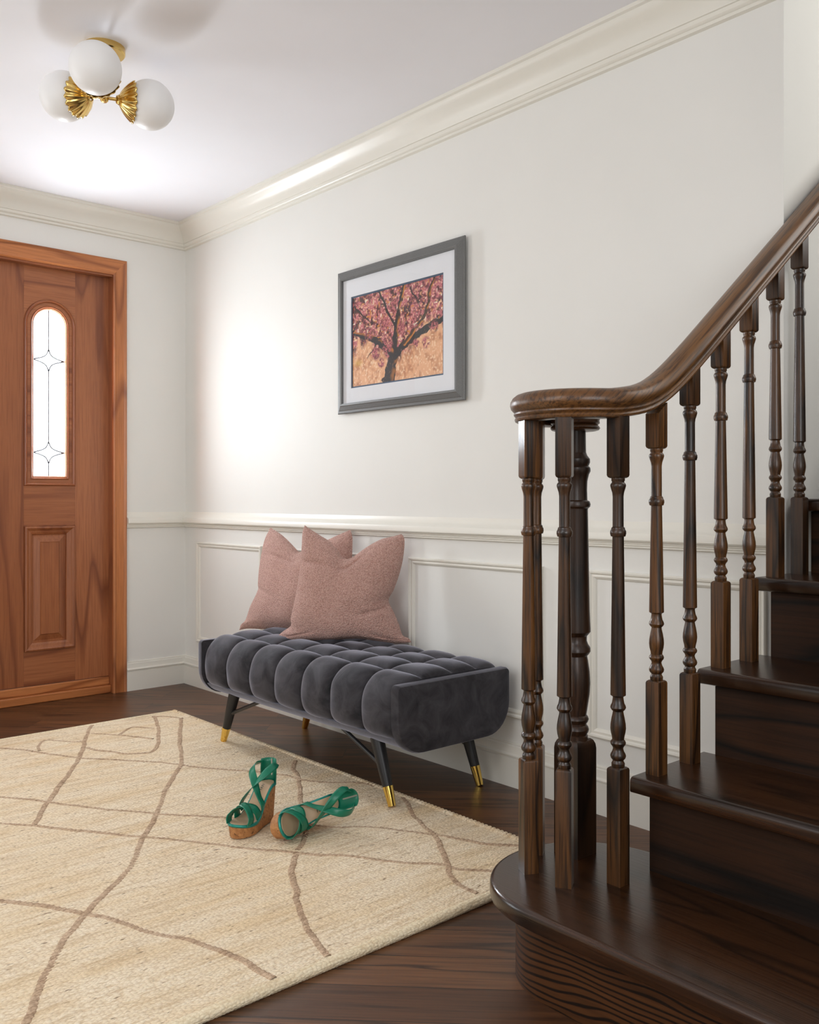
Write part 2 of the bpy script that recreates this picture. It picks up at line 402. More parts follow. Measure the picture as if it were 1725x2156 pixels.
# ------------------------------------------------------------------ the room
CEIL = 2.475
XW, YS = 6.8, -4.8            # far sides of the hall behind the camera
XST = 3.365                   # face of the wall beside the upper stairs
XSR = 4.42                    # wall on the other side of the stairs
YEND = 3.2
DY0, DY1, DZ = -1.652, -0.400, 2.155    # door opening
struct(MB().box((-0.3, YS, -0.1), (XW, YEND, 0)).build('floor', M['floor'], smooth=False))
struct(MB().box((-0.2, YS, CEIL), (XW, 0.02, CEIL+0.1)).build('ceiling', M['ceiling'], smooth=False))
struct(MB().box((XST, 0.02, 4.3), (XSR, YEND, 4.4)).build('ceiling_stairwell', M['ceiling'], smooth=False))
struct(MB().box((-0.2, 0, 0), (XST, 0.1, CEIL)).build('wall_north', M['wall'], smooth=False))
struct(MB().box((XST-0.1, 0.1, 0), (XST, YEND, 4.3)).build('wall_stairs_left', M['wall'], smooth=False))
struct(MB().box((XSR, -0.6, 0), (XSR+0.1, YEND, 4.3)).build('wall_stairs_right', M['wall'], smooth=False))
struct(MB().box((XST, YEND, 0), (XSR, YEND+0.1, 4.3)).build('wall_stairs_back', M['wall'], smooth=False))
struct(MB().box((XSR+0.1, -0.6, 0), (XW, -0.5, CEIL)).build('wall_northeast', M['wall'], smooth=False))
struct(MB().box((XST, 0.0, CEIL+0.1), (XSR, 0.1, 4.3)).build('wall_stairwell_front', M['wall'], smooth=False))
struct(MB().box((XW, YS, 0), (XW+0.1, -0.5, CEIL)).build('wall_east', M['wall'], smooth=False))
struct(MB().box((-0.2, YS-0.1, 0), (XW, YS, CEIL)).build('wall_south', M['wall'], smooth=False))
vs, fs = holes_plate([(YS, -0.02), (0, -0.02), (0, CEIL), (YS, CEIL)], [[(DY0, -0.012), (DY1, -0.012), (DY1, DZ), (DY0, DZ)]], lambda u, v, d: (d, u, v), -0.2, 0.0)
struct(mesh('wall_west', vs, fs, M['wall'], smooth=False))

# crown moulding: (projection, drop below ceiling)
CR = [(0, 0), (0.084, 0), (0.084, 0.012), (0.076, 0.016), (0.074, 0.026), (0.066, 0.036), (0.052, 0.048), (0.040, 0.062), (0.032, 0.078),
      (0.028, 0.092), (0.0265, 0.096), (0.022, 0.097), (0.021, 0.108), (0.016, 0.114), (0.013, 0.115), (0.012, 0.124), (0.0, 0.127)]
def run_trim(name, prof, axis, a, b, mat, mitre_a=0, mitre_b=0):
    """prof: (projection, z); axis 'x' along the long wall (face y=0, room at -y) or 'y' along the door wall (face x=0, room at +x)"""
    rings = []
    for pos, mt in ((a, mitre_a), (b, mitre_b)):
        rings.append([((pos+mt*p, -p, z) if axis == 'x' else (p, pos-mt*p, z)) for p, z in prof])
    m = MB(); m.loft(rings, True, True); return struct(m.build(name, mat))
crown = [(p, CEIL-d) for p, d in CR]
run_trim('trim_1', crown, 'x', 0, XST, M['trim'], 1, 0)
run_trim('trim_2', crown, 'y', YS, 0, M['trim'], 0, 1)
rail = [(0, 0.930), (0.003, 0.922), (0.008, 0.912), (0.016, 0.904), (0.026, 0.899), (0.032, 0.895), (0.034, 0.890), (0.034, 0.874), (0.030, 0.869), (0.020, 0.868),
        (0.020, 0.863), (0.017, 0.861), (0.017, 0.857), (0.012, 0.855), (0.012, 0.850), (0.008, 0.848), (0, 0.848)]
run_trim('trim_3', rail, 'x', 0, XST-0.002, M['trim'], 1, 0)
run_trim('trim_4', rail, 'y', -0.34, 0, M['trim'], 0, 1)
base = [(0, 0.0), (0.016, 0.0), (0.016, 0.098), (0.012, 0.101), (0.012, 0.106), (0.021, 0.108), (0.021, 0.112), (0.015, 0.118), (0.013, 0.128), (0.012, 0.141), (0.009, 0.144),
        (0.009, 0.149), (0.0, 0.152)]
run_trim('baseboard_north', base, 'x', 0, XST+0.04, M['trim'], 1, 0)
run_trim('baseboard_west', base, 'y', -0.34, 0, M['trim'], 0, 1)
run_trim('baseboard_west_left', base, 'y', YS, -1.715, M['trim'], 0, 0)
run_trim('trim_5', rail, 'y', -2.27, -1.715, M['trim'], 0, 0)
# picture-frame mouldings of the wainscot
pm = [(0.0, 0.0), (0.0, 0.011), (0.004, 0.014), (0.009, 0.013), (0.013, 0.008), (0.020, 0.009), (0.026, 0.005), (0.029, 0.0)]   # (inward offset, projection)
def panel(name, x0, x1, z0, z1):
    rings = []
    for o, p in pm:
        rings.append([(x0+o, -p, z0+o), (x1-o, -p, z0+o), (x1-o, -p, z1-o), (x0+o, -p, z1-o)])
    m = MB(); m.loft(rings, True, False); return struct(m.build(name, M['trim'], smooth=False))
panel('trim_6', 0.140, 0.777, 0.240, 0.772)
panel('trim_7', 0.955, 1.670, 0.240, 0.772)
panel('trim_8', 1.850, 2.530, 0.240, 0.772)
panel('trim_9', 2.722, 3.320, 0.240, 0.772)

# ------------------------------------------------------------------ front door
door = struct(empty('door_1', (0, -1.025, 0)))
XF = -0.050   # room face of the leaf
def yz(u, v, d): return (d, u, v)
LW, LZ0, LZS = 0.0775, 1.113, 1.8625
def lite_outline(yc, o, n=20):
    r = LW+o
    P = [(yc-r, LZ0-o), (yc+r, LZ0-o), (yc+r, LZS)]
    for k in range(1, n): a = math.pi*k/n; P.append((yc+r*math.cos(a), LZS+r*math.sin(a)))
    P.append((yc-r, LZS)); return P
LITES = (-0.7125,)
def leaf_board(name, y0, y1, z0, z1, g, mat=None):
    o = MB().box((XF-0.045, y0, z0), (XF, y1, z1)).build(name, mat or M['oak_'+g], door, smooth=False); bevel(o, 0.0012, 2); return o
leaf_board('door_stile', -0.586, -0.402, 0.082, 2.150, 'z')
leaf_board('door_stile', -1.022, -0.839, 0.082, 2.150, 'z')
leaf_board('door_stile', -1.200, -1.027, 0.082, 2.150, 'z')
leaf_board('door_stile', -1.648, -1.476, 0.082, 2.150, 'z')
def raised_panel(yc, Z0, Z1):
    m = MB(); Y0, Y1 = yc-0.125, yc+0.125
    prof = [(-0.016, -0.002), (-0.0005, -0.002), (0.0, 0.0), (0.002, 0.010), (0.009, 0.013), (0.016, 0.008), (0.022, 0.002), (0.030, 0.0), (0.040, -0.006), (0.044, -0.014), (0.050, -0.014), (0.078, -0.003), (0.081, 0.002)]
    m.loft([[(XF+h, Y0+o, Z0+o), (XF+h, Y1-o, Z0+o), (XF+h, Y1-o, Z1-o), (XF+h, Y0+o, Z1-o)] for o, h in prof], True, False)
    o, h = prof[-1]; m.add([(XF+h, Y0+o, Z0+o), (XF+h, Y1-o, Z0+o), (XF+h, Y1-o, Z1-o), (XF+h, Y0+o, Z1-o)], [(0, 1, 2, 3)])
    m.box((XF-0.044, yc-0.145, Z0-0.002), (XF-0.018, yc+0.145, Z1+0.007))
    m.build('raised_panel', M['oak_z'], door, smooth=False)
# the other leaf of the pair is panelled without glass
for z0, z1 in ((0.082, 0.252), (0.87, 1.062), (1.998, 2.150)): leaf_board('door_rail', -1.476, -1.200, z0, z1, 'y')
raised_panel(-1.338, 0.250, 0.865); raised_panel(-1.338, 1.064, 1.992)
for yc, (a, b) in zip(LITES, ((-0.839, -0.586),)):
    vs, fs = holes_plate([(a, 0.87), (b, 0.87), (b, 2.150), (a, 2.150)], [lite_outline(yc, 0.004)], yz, XF-0.045, XF)
    mesh('door_top_rail', vs, fs, M['oak_y'], door, smooth=False)
    leaf_board('door_bottom_rail', a, b, 0.082, 0.252, 'y')
    raised_panel(yc, 0.250, 0.865)
    # moulding around the lite
    m = MB(); prof = [(0.0, -0.018), (0.0, -0.006), (0.006, -0.001), (0.012, 0.004), (0.016, 0.002), (0.019, -0.002), (0.032, -0.001), (0.036, 0.006), (0.042, 0.010), (0.047, 0.007), (0.050, 0.0)]
    m.loft([[(XF+h, p[0], p[1]) for p in lite_outline(yc, o)] for o, h in prof], True, False)
    m.build('lite_moulding', M['oakm'], door)
    # glass and lead
    L = lite_outline(yc, 0.003); n = len(L)
    mesh('glass_pane', [(XF-0.022, p[0], p[1]) for p in L], [tuple(range(n))], M['pane'], door, smooth=False)
    m = MB()
    def came(pts, r=0.0030):
        P = catmull([(XF-0.0195, p[0], p[1]) for p in pts], 6)
        for i in range(len(P)-1): m.tube(P[i], P[i+1], r, r, 8)
    zs = ((1.69, 0.055), (1.23, 0.055))
    came([(yc, LZS+LW), (yc, 1.69+0.055)]); came([(yc, 1.69-0.055), (yc, 1.23+0.055)]); came([(yc, 1.23-0.055), (yc, LZ0)])
    for zc, hh in zs:
        for sy in (-1, 1):
            for sz in (-1, 1):
                came([(yc, zc+sz*hh), (yc+sy*0.012, zc+sz*(hh-0.028)), (yc+sy*0.036, zc+sz*0.012), (yc+sy*LW, zc)], 0.0034)
    m.build('leaded_came', M['lead'], door)
# casing, jamb, stop and sill
def cas(name, pts_in, pts_out, mat):
    pr = [(0.0, 0.0), (0.0, 0.012), (0.10, 0.017), (0.22, 0.012), (0.78, 0.014), (0.92, 0.018), (1.0, 0.014), (1.0, 0.0)]
    rings = []
    for i in range(2):
        a = Vector(pts_in[i]); b = Vector(pts_out[i])
        rings.append([(h, (a+(b-a)*t).x, (a+(b-a)*t).y) for t, h in pr])
    m = MB(); m.loft(rings, True, True); return m.build(name, mat, door, smooth=False)
cas('door_casing', ((DY1-0.012, 0.0), (DY1-0.012, 2.152)), ((DY1+0.060, 0.0), (DY1+0.060, 2.232)), M['oakf_z'])
cas('door_casing', ((DY0+0.012, 0.0), (DY0+0.012, 2.152)), ((DY0-0.060, 0.0), (DY0-0.060, 2.232)), M['oakf_z'])
cas('door_casing', ((DY0+0.012, 2.152), (DY1-0.012, 2.152)), ((DY0-0.060, 2.232), (DY1+0.060, 2.232)), M['oakf_y'])
m = MB(); m.box((-0.2, DY1-0.0125, 0), (0.002, DY1, DZ)); m.box((-0.2, DY0, 0), (0.002, DY0+0.0125, DZ)); m.build('door_jamb', M['oak_z'], door, smooth=False)
m = MB(); m.box((-0.2, DY0+0.0125, DZ-0.012), (0.002, DY1-0.0125, DZ)); m.build('door_head_jamb', M['oak_y'], door, smooth=False)
o = MB().box((-0.2, DY0+0.0125, 0.0), (-0.012, DY1-0.0125, 0.040)).build('door_sill', M['oakf_y'], door, smooth=False); bevel(o, 0.005, 3)
o = MB().box((-0.2, DY0+0.0125, 0.040), (-0.036, DY1-0.0125, 0.080)).build('door_sill', M['oakf_y'], door, smooth=False); bevel(o, 0.004, 3)

# unseen window frames, added only to dress the fill lamps
def added_window(name, a, b, axis):
    w = struct(empty(name, a))
    m = MB(); (x0, y0, z0), (x1, y1, z1) = a, b
    if axis == 'y':
        for q in (((x0-0.06, y0, z0-0.06), (x1+0.06, y0+0.03, z0)), ((x0-0.06, y0, z1), (x1+0.06, y0+0.03, z1+0.06)), ((x0-0.06, y0, z0), (x0, y0+0.03, z1)), ((x1, y0, z0), (x1+0.06, y0+0.03, z1)), (((x0+x1)/2-0.02, y0, z0), ((x0+x1)/2+0.02, y0+0.03, z1))): m.box(*q)
    else:
        for q in (((x0-0.03, y0-0.06, z0-0.06), (x0, y1+0.06, z0)), ((x0-0.03, y0-0.06, z1), (x0, y1+0.06, z1+0.06)), ((x0-0.03, y0-0.06, z0), (x0, y0, z1)), ((x0-0.03, y1, z0), (x0, y1+0.06, z1)), ((x0-0.03, (y0+y1)/2-0.02, z0), (x0, (y0+y1)/2+0.02, z1))): m.box(*q)
    m.build('added_window_frame', M['trim'], w, smooth=False)
added_window('added_window_1', (2.0, YS, 0.70), (4.2, YS, 2.20), 'y')
def added_window_west():  # invented frame around the west fill lamp, out of view
    w = struct(empty('added_window_3', (0, -2.85, 0.85))); m = MB()
    for q in (((0, -3.42, 0.79), (0.03, -2.28, 0.85)), ((0, -3.42, 2.15), (0.03, -2.28, 2.21)), ((0, -3.42, 0.85), (0.03, -3.36, 2.15)), ((0, -2.34, 0.85), (0.03, -2.28, 2.15)), ((0, -3.35, 1.48), (0.03, -2.35, 1.52))): m.box(*q)
    m.build('added_window_frame', M['trim'], w, smooth=False)
added_window_west()
added_window('added_window_2', (XW, -3.6, 0.70), (XW, -1.6, 2.20), 'x')

# ------------------------------------------------------------------ staircase
RISE, RUN = 0.200, 0.2675
NOSE = {1: -1.037, 2: -0.718}
for k in range(3, 15): NOSE[k] = NOSE[2]+RUN*(k-2)-(0.045 if k > 4 else 0)
XL = 3.377   # left end of the treads
XR = XSR-0.003
stairs = tag(empty('staircase', (3.9, -0.9, 0)), 'dark stained oak staircase with a rounded bottom step, rising at the right', 'stairs')
def nose_prof(y0, y1, zt, th):
    P = [(y1, zt), (y1, zt-th), (y0+0.006, zt-th), (y0+0.002, zt-th+0.002), (y0, zt-th+0.006)]
    r = 0.012
    for k in range(7):
        a = math.pi-math.pi/2*k/6
        P.append((y0+r+r*math.cos(a), zt-r+r*math.sin(a)))
    return P
TH = 0.034
# bottom tread with bullnose end
def half_round(cx, cy, r, y_front, y_back, xr, n=28):
    P = [(xr, y_front), ]
    for k in range(n+1):
        a = -math.pi/2-math.pi*k/n
        P.append((cx+r*math.cos(a), cy+r*math.sin(a)))
    P.append((XL+0.033, cy+r)); P.append((XL+0.033, y_back)); P.append((xr, y_back)); return P
bc = (3.360, -0.815)
def edge_loft(outline, zt, th):
    rings = []
    outs = [(-0.005, zt-th), (-0.001, zt-th+0.002), (0.0, zt-th+0.006)]
    for k in range(7):
        a = math.pi/2*k/6; outs.append((-0.012*(1-math.cos(a)), zt-0.012+0.012*math.sin(a)))
    for ins, z in outs:
        rings.append([(x, y, z) for x, y in half_round(bc[0], bc[1], 0.222+ins, bc[1]-0.222-ins, -0.69, XR)])
    m = MB(); m.loft(rings, True, True); return m
edge_loft(None, 0.2, TH+0.002).build('tread', M['tread'], stairs)
m = MB(); R1 = half_round(bc[0], bc[1], 0.168, bc[1]-0.168, -0.69, XR)
m.loft([[(x, y, 0.0) for x, y in R1], [(x, y, 0.2-TH-0.002) for x, y in R1]], True, True); m.build('riser', M['bull'], stairs)
for k in range(2, 13):
    zt = RISE*k; y0 = NOSE[k]; y1 = y0+RUN+0.03
    P = nose_prof(y0, y1, zt, TH)
    MB().loft([[(XL, y, z) for y, z in P], [(XR, y, z) for y, z in P]], True, True).build('tread', M['tread'], stairs)
    MB().box((3.408, y0+0.028, zt-RISE), (XR, y0+0.046, zt-TH)).build('riser', M['riser'], stairs, smooth=False)
# open side stringer (saw-tooth board under the tread ends)
P = [(NOSE[2]+0.05, 0.0)]
for k in range(2, 5): P += [(NOSE[k]+0.05, RISE*(k-1)), (NOSE[k]+0.05, RISE*k-TH)]
P += [(-0.002, 0.8-TH), (-0.002, 0.0)]
MB().loft([[(3.409, y, z) for y, z in P], [(3.425, y, z) for y, z in P]], True, True).build('stringer', M['riser'], stairs, smooth=False)

# ------------------------------------------------------------------ balustrade
rails = tag(empty('stair_railing', (3.402, -0.7, 0.2)), 'turned dark oak stair railing with a scrolled handrail and newel post', 'railing')
XB = 3.402
HB = 0.0166
def baluster_mb(cx, cy, z0, rot, zblk, zcol, zring, zflare, ztop, zrail, slope=0.0):
    m = MB(); c, s = math.cos(rot), math.sin(rot)
    def sq(h, z, zz=None):
        P = []
        for sx, sy in ((-1, -1), (1, -1), (1, 1), (-1, 1)):
            x, y = sx*h, sy*h
            dz = slope*y if zz else 0
            P.append((cx+c*x-s*y, cy+s*x+c*y, z+dz))
        return P
    # bottom block with shoulders
    m.loft([sq(HB, z0), sq(HB, zblk-0.006), sq(HB*0.92, zblk-0.0025), sq(HB*0.72, zblk)], True, True)
    L = zcol-zblk
    u = lambda t: zblk+L*t
    prof = [(0.0115, u(-0.02)), (0.0135, u(0.0)), (0.0138, u(0.05)), (0.0115, u(0.075)), (0.0110, u(0.09)), (0.0150, u(0.12)), (0.0162, u(0.15)), (0.0150, u(0.18)), (0.0120, u(0.215)),
            (0.0105, u(0.25)), (0.0112, u(0.27)), (0.0125, u(0.285)), (0.0150, u(0.305)), (0.0160, u(0.33)), (0.0148, u(0.355)), (0.0122, u(0.375)),
            (0.0128, u(0.41)), (0.0150, u(0.47)), (0.0160, u(0.53)), (0.0155, u(0.59)), (0.0135, u(0.67)), (0.0112, u(0.74)), (0.0108, u(0.765)),
            (0.0145, u(0.79)), (0.0162, u(0.815)), (0.0152, u(0.845)), (0.0128, u(0.875)), (0.0118, u(0.91)), (0.0110, u(0.945)), (0.0112, u(0.965)),
            (0.0158, u(0.985)), (0.0158, u(1.0)), (0.0156, u(1.12))]
    zr = zring
    prof += [(0.0118, zr-0.012), (0.0120, zr-0.010), (0.0150, zr-0.009), (0.0166, zr-0.003), (0.0163, zr+0.002), (0.0145, zr+0.005), (0.0135, zr+0.009), (0.0114, zr+0.011)]
    zf = zflare
    prof += [(0.0112, zf-0.022), (0.0122, zf-0.014), (0.0150, zf-0.005), (0.0163, zf), (0.0155, zf+0.004), (0.0128, zf+0.007), (0.0128, zf+0.009), (0.0140, zf+0.011), (0.0140, ztop), (0.011, ztop+0.003)]
    m.lathe([(r, z) for r, z in prof], (cx, cy, 0), (0, 0, 1), 22)
    m.loft([sq(HB*0.72, ztop), sq(HB*0.92, ztop+0.0025), sq(HB, ztop+0.006), sq(HB, zrail, True)], True, True)
    return m
# steps 2-4: two balusters each
RB = lambda y: 1.187+0.757*(y+0.653)     # underside of the sloping handrail at y
for k in (2, 3, 4):
    for j in (0, 1):
        y = -0.655+RUN*(k-2)+0.1335*j; z0 = RISE*k
        dz = 0.102*j
        baluster_mb(XB, y, z0, 0, z0+0.205, z0+0.355, z0+0.595+dz, z0+0.693+dz, z0+0.709+dz, RB(y)+0.012, 0.757).build('baluster', M['stair_z'], rails)
# bottom step: a curve of four around the newel post
NW = Vector((3.237, -0.728, 0))
for (x, y, rot) in ((3.402, -0.795, 0.0), (3.334, -0.886, math.radians(30)), (3.238, -0.888, math.radians(-26)), (3.180, -0.795, math.radians(-58))):
    baluster_mb(x, y, 0.2, rot, 0.443, 0.594, 0.931, 1.027, 1.043, 1.172).build('baluster', M['stair_z'], rails)
# newel
def newel():
    m = MB(); h = 0.0335; cx, cy = NW.x, NW.y; rot = math.radians(-1)
    def sq(hh, z): return [(cx+sx*hh, cy+sy*hh, z) for sx, sy in ((-1, -1), (1, -1), (1, 1), (-1, 1))]
    m.loft([sq(h, 0.2), sq(h, 0.437), sq(h*0.96, 0.447), sq(h*0.86, 0.455), sq(h*0.72, 0.459)], True, True)
    P = [(0.0285, 0.455), (0.0285, 0.466), (0.0255, 0.468), (0.0295, 0.474), (0.031, 0.480), (0.029, 0.486), (0.0255, 0.490), (0.0255, 0.494), (0.0285, 0.497), (0.0305, 0.503), (0.0285, 0.509), (0.025, 0.512),
         (0.028, 0.53), (0.0325, 0.56), (0.034, 0.585), (0.0325, 0.61), (0.029, 0.635), (0.027, 0.645), (0.031, 0.650), (0.0345, 0.656), (0.034, 0.664), (0.029, 0.672), (0.026, 0.680), (0.0265, 0.690),
         (0.0345, 0.700), (0.0345, 0.708), (0.0325, 0.75), (0.0285, 0.975), (0.029, 0.978), (0.0335, 0.982), (0.0345, 0.988), (0.0325, 0.994), (0.0275, 0.997), (0.0268, 1.02), (0.0275, 1.04), (0.031, 1.055), (0.0345, 1.062),
         (0.0340, 1.070), (0.030, 1.074), (0.0335, 1.082), (0.033, 1.090), (0.027, 1.098), (0.0245, 1.105), (0.0235, 1.16)]
    m.lathe(P, (cx, cy, 0), (0, 0, 1), 32)
    return m
newel().build('newel_post', M['newel'], rails)
# handrail: profile (side, up), swept up the slope, eased level and curled into a scroll over the newel
HP = [(-0.017, 0.0), (0.017, 0.0), (0.021, 0.002), (0.0225, 0.006), (0.021, 0.0095), (0.0195, 0.011), (0.022, 0.013), (0.0245, 0.016), (0.024, 0.0195), (0.0225, 0.021),
      (0.026, 0.024), (0.0305, 0.029), (0.0325, 0.036), (0.0315, 0.044), (0.027, 0.052), (0.019, 0.0585), (0.010, 0.0615), (0.0, 0.0625)]
HP = HP+[(-a, b) for a, b in reversed(HP[2:-1])]
path = []
ys = np.linspace(0.62, -0.795, 60)
def railz(y):
    k = 0.035; a = RB(y); b = 1.168
    return b+k*math.log1p(math.exp((a-b)/k)) if (a-b)/k < 40 else a
for y in ys: path.append((XB, y, railz(y)))
r0 = math.hypot(XB-NW.x, -0.795-NW.y); a0 = math.atan2(-0.795-NW.y, XB-NW.x)
ctrl = [(-0.384, 0.178), (-1.02, 0.184), (-1.57, 0.160), (-2.27, 0.100), (-3.0, 0.074), (-3.8, 0.056), (-4.6, 0.040)]
for i in range(1, 70):
    t = i/69*(len(ctrl)-1); k = min(int(t), len(ctrl)-2)
    P4 = [ctrl[max(0, k-1)], ctrl[k], ctrl[k+1], ctrl[min(len(ctrl)-1, k+2)]]; q = t-k
    def cr(i0): p0, p1, p2, p3 = [p[i0] for p in P4]; return 0.5*(2*p1+(p2-p0)*q+(2*p0-5*p1+4*p2-p3)*q*q+(3*p1-p0-3*p2+p3)*q**3)
    a, r = cr(0), cr(1)
    path.append((NW.x+r*math.cos(a), NW.y+r*math.sin(a), 1.1665))
P = [Vector(p) for p in path]
# even out the joint of straight and curl
for _ in range(6):
    Q = P[:]
    for i in range(1, len(P)-1): Q[i] = (P[i-1]+P[i]*2+P[i+1])/4
    P = Q
rings = []
for i, p in enumerate(P):
    t = (P[min(i+1, len(P)-1)]-P[max(i-1, 0)]).normalized()
    side = t.cross(Vector((0, 0, 1))).normalized(); up = side.cross(t).normalized()
    sc = 1.0
    rings.append([p+side*a*sc+up*b for a, b in HP])
m = MB(); m.loft(rings, True, True)
m.build('handrail', M['rail'], rails)
m = MB(); m.lathe([(0.046, 1.153), (0.053, 1.155), (0.056, 1.159), (0.053, 1.164), (0.050, 1.166), (0.055, 1.170), (0.054, 1.176), (0.056, 1.181), (0.061, 1.187), (0.063, 1.196), (0.061, 1.206), (0.052, 1.217), (0.038, 1.2245), (0.02, 1.2285), (0.0, 1.2295)], (NW.x, NW.y, 0), (0, 0, 1), 40)
m.build('newel_cap', M['rail'], rails)

# ------------------------------------------------------------------ bench
bench = tag(empty('upholstered_bench', (1.795, -0.3, 0.0)), 'charcoal velvet bench with channel tufted seat and gold tipped black legs', 'bench')
BX0, BX1 = 1.165, 2.425
def rrect(y0, y1, z0, z1, r_bot, r_top, n=8):
    P = []
    for cy, cz, a0, r in ((y0+r_bot, z0+r_bot, math.pi, r_bot), (y1-r_bot, z0+r_bot, 1.5*math.pi, r_bot), (y1-r_top, z1-r_top, 0, r_top), (y0+r_top, z1-r_top, 0.5*math.pi, r_top)):
        for k in range(n+1): a = a0+math.pi/2*k/n; P.append((cy+r*math.cos(a), cz+r*math.sin(a)))
    return P
def cap_panel(name, x0, x1):
    m = MB(); rings = []
    b = 0.012; d = (1 if x1 > x0 else -1)
    for x, ins in ((x0, 0.0), (x1-d*b, 0.0), (x1-d*b*0.3, b*0.3), (x1, b)):
        rings.append([(x, y, z) for y, z in rrect(-0.557+ins, -0.050-ins, 0.202+ins, 0.424-ins, 0.105, 0.014)])
    m.loft(rings, True, True); return m.build(name, M['velvet'], bench)
cap_panel('end_panel', BX1-0.035, BX1)
cap_panel('end_panel', BX0+0.035, BX0)
# lower shell: the curved trough under the seat pad
ZL = 0.249
def trough(y0, y1, z0, r, n=10):
    P = [(y0, ZL)]
    a1 = math.acos(min(1, max(-1, (z0+r-ZL)/r)))
    for k in range(n+1): P.append((y0+r-r*math.sin(a1*(n-k)/n), z0+r-r*math.cos(a1*(n-k)/n)))
    for k in range(n+1): P.append((y1-r+r*math.sin(a1*k/n), z0+r-r*math.cos(a1*k/n)))
    return P
outer = trough(-0.551, -0.052, 0.204, 0.105)[1:]
inner = trough(-0.532, -0.075, 0.226, 0.085)[1:]
loop = outer+inner[::-1]
MB().loft([[(BX0+0.03, y, z) for y, z in loop], [(BX1-0.03, y, z) for y, z in loop]], True, True).build('base_shell', M['velvet'], bench)
# tufted pad: 7 channels x 4 rows of pillowy biscuits
core = catmull([(0, -0.485, 0.234), (0, -0.512, 0.245), (0, -0.530, 0.268), (0, -0.537, 0.305), (0, -0.536, 0.350), (0, -0.524, 0.388), (0, -0.494, 0.418), (0, -0.450, 0.431), (0, -0.38, 0.434), (0, -0.27, 0.434), (0, -0.17, 0.434), (0, -0.105, 0.428), (0, -0.078, 0.400), (0, -0.072, 0.33), (0, -0.074, 0.25)], 14)
cl = [0.0]
for i in range(1, len(core)): cl.append(cl[-1]+(core[i]-core[i-1]).length)
tot = cl[-1]
def s_at(yv):   # arc length where the top reaches yv
    for i, p in enumerate(core):
        if p.z > 0.41 and p.y >= yv: return cl[i]
    return tot
seams = [cl[14], s_at(-0.430), s_at(-0.300), s_at(-0.185), tot*0.985]
NV, NU, NC = 190, 30, 7
XP0, XP1 = BX0+0.034, BX1-0.034
def core_at(s):
    i = 0
    for i in range(len(cl)-1):
        if cl[i+1] >= s: break
    t = (s-cl[i])/(cl[i+1]-cl[i]); p = core[i].lerp(core[i+1], t); d = (core[i+1]-core[i]).normalized()
    return p, Vector((0, -d.z, d.y))
vs, fs = [], []
W = NC*NU+1
for iv in range(NV+1):
    s = tot*iv/NV; p, nrm = core_at(s)
    r = max([i for i in range(len(seams)-1) if seams[i] <= s+1e-6] or [0])
    t = min(1, max(0, (s-seams[r])/(seams[r+1]-seams[r])))
    ht = 1-abs(2*t-1)**(4.5 if r == 0 else 2.8)
    for iu in range(W):
        x = XP0+(XP1-XP0)*iu/(W-1); q = (iu/NU) % 1.0
        hu = 1-abs(2*q-1)**3.0
        h = 0.026*(max(hu, 0)**0.55)*(max(ht, 0)**0.55)-0.005
        # shallow hand-made unevenness of each biscuit
        h += 0.0012*math.sin(31*x+17*p.y)*math.sin(23*p.z*3+11*x)
        vs.append(Vector((x, p.y, p.z))+nrm*h)
for iv in range(NV):
    for iu in range(W-1):
        a = iv*W+iu; fs.append((a, a+1, a+W+1, a+W))
m = MB(); m.add(vs, fs)
m.add([vs[iv*W] for iv in range(NV+1)], [tuple(range(NV+1))]); m.add([vs[iv*W+W-1] for iv in range(NV+1)], [tuple(range(NV, -1, -1))])
m.build('seat_cushion', M['velvet'], bench)
for (fx, fy, fz) in ((1.250, -0.485, 0.0155), (2.311, -0.485, 0.0155), (1.250, -0.085, 0.0), (2.313, -0.085, 0.0)):
    sx = -1 if fx > 1.8 else 1
    foot = Vector((fx, fy, fz)); top = Vector((fx+sx*0.082, fy+0.004*(1 if fy < -0.3 else -1), 0.222))
    ax = top-foot
    leg = MB().tube(foot+ax*0.28, top, 0.0168, 0.0235, 20).build('leg', M['black'], bench)
    MB().lathe([(0.010, 0.0), (0.0128, 0.001), (0.0178, ax.length*0.285), (0.0170, ax.length*0.287)], foot, ax, 20).build('gold_ferrule', M['gold'], leg)
    br = foot+ax*0.56
    MB().tube(br, br+Vector((sx*0.27, 0, 0.105)), 0.0075, 0.0075, 12).build('brace', M['black'], bench)

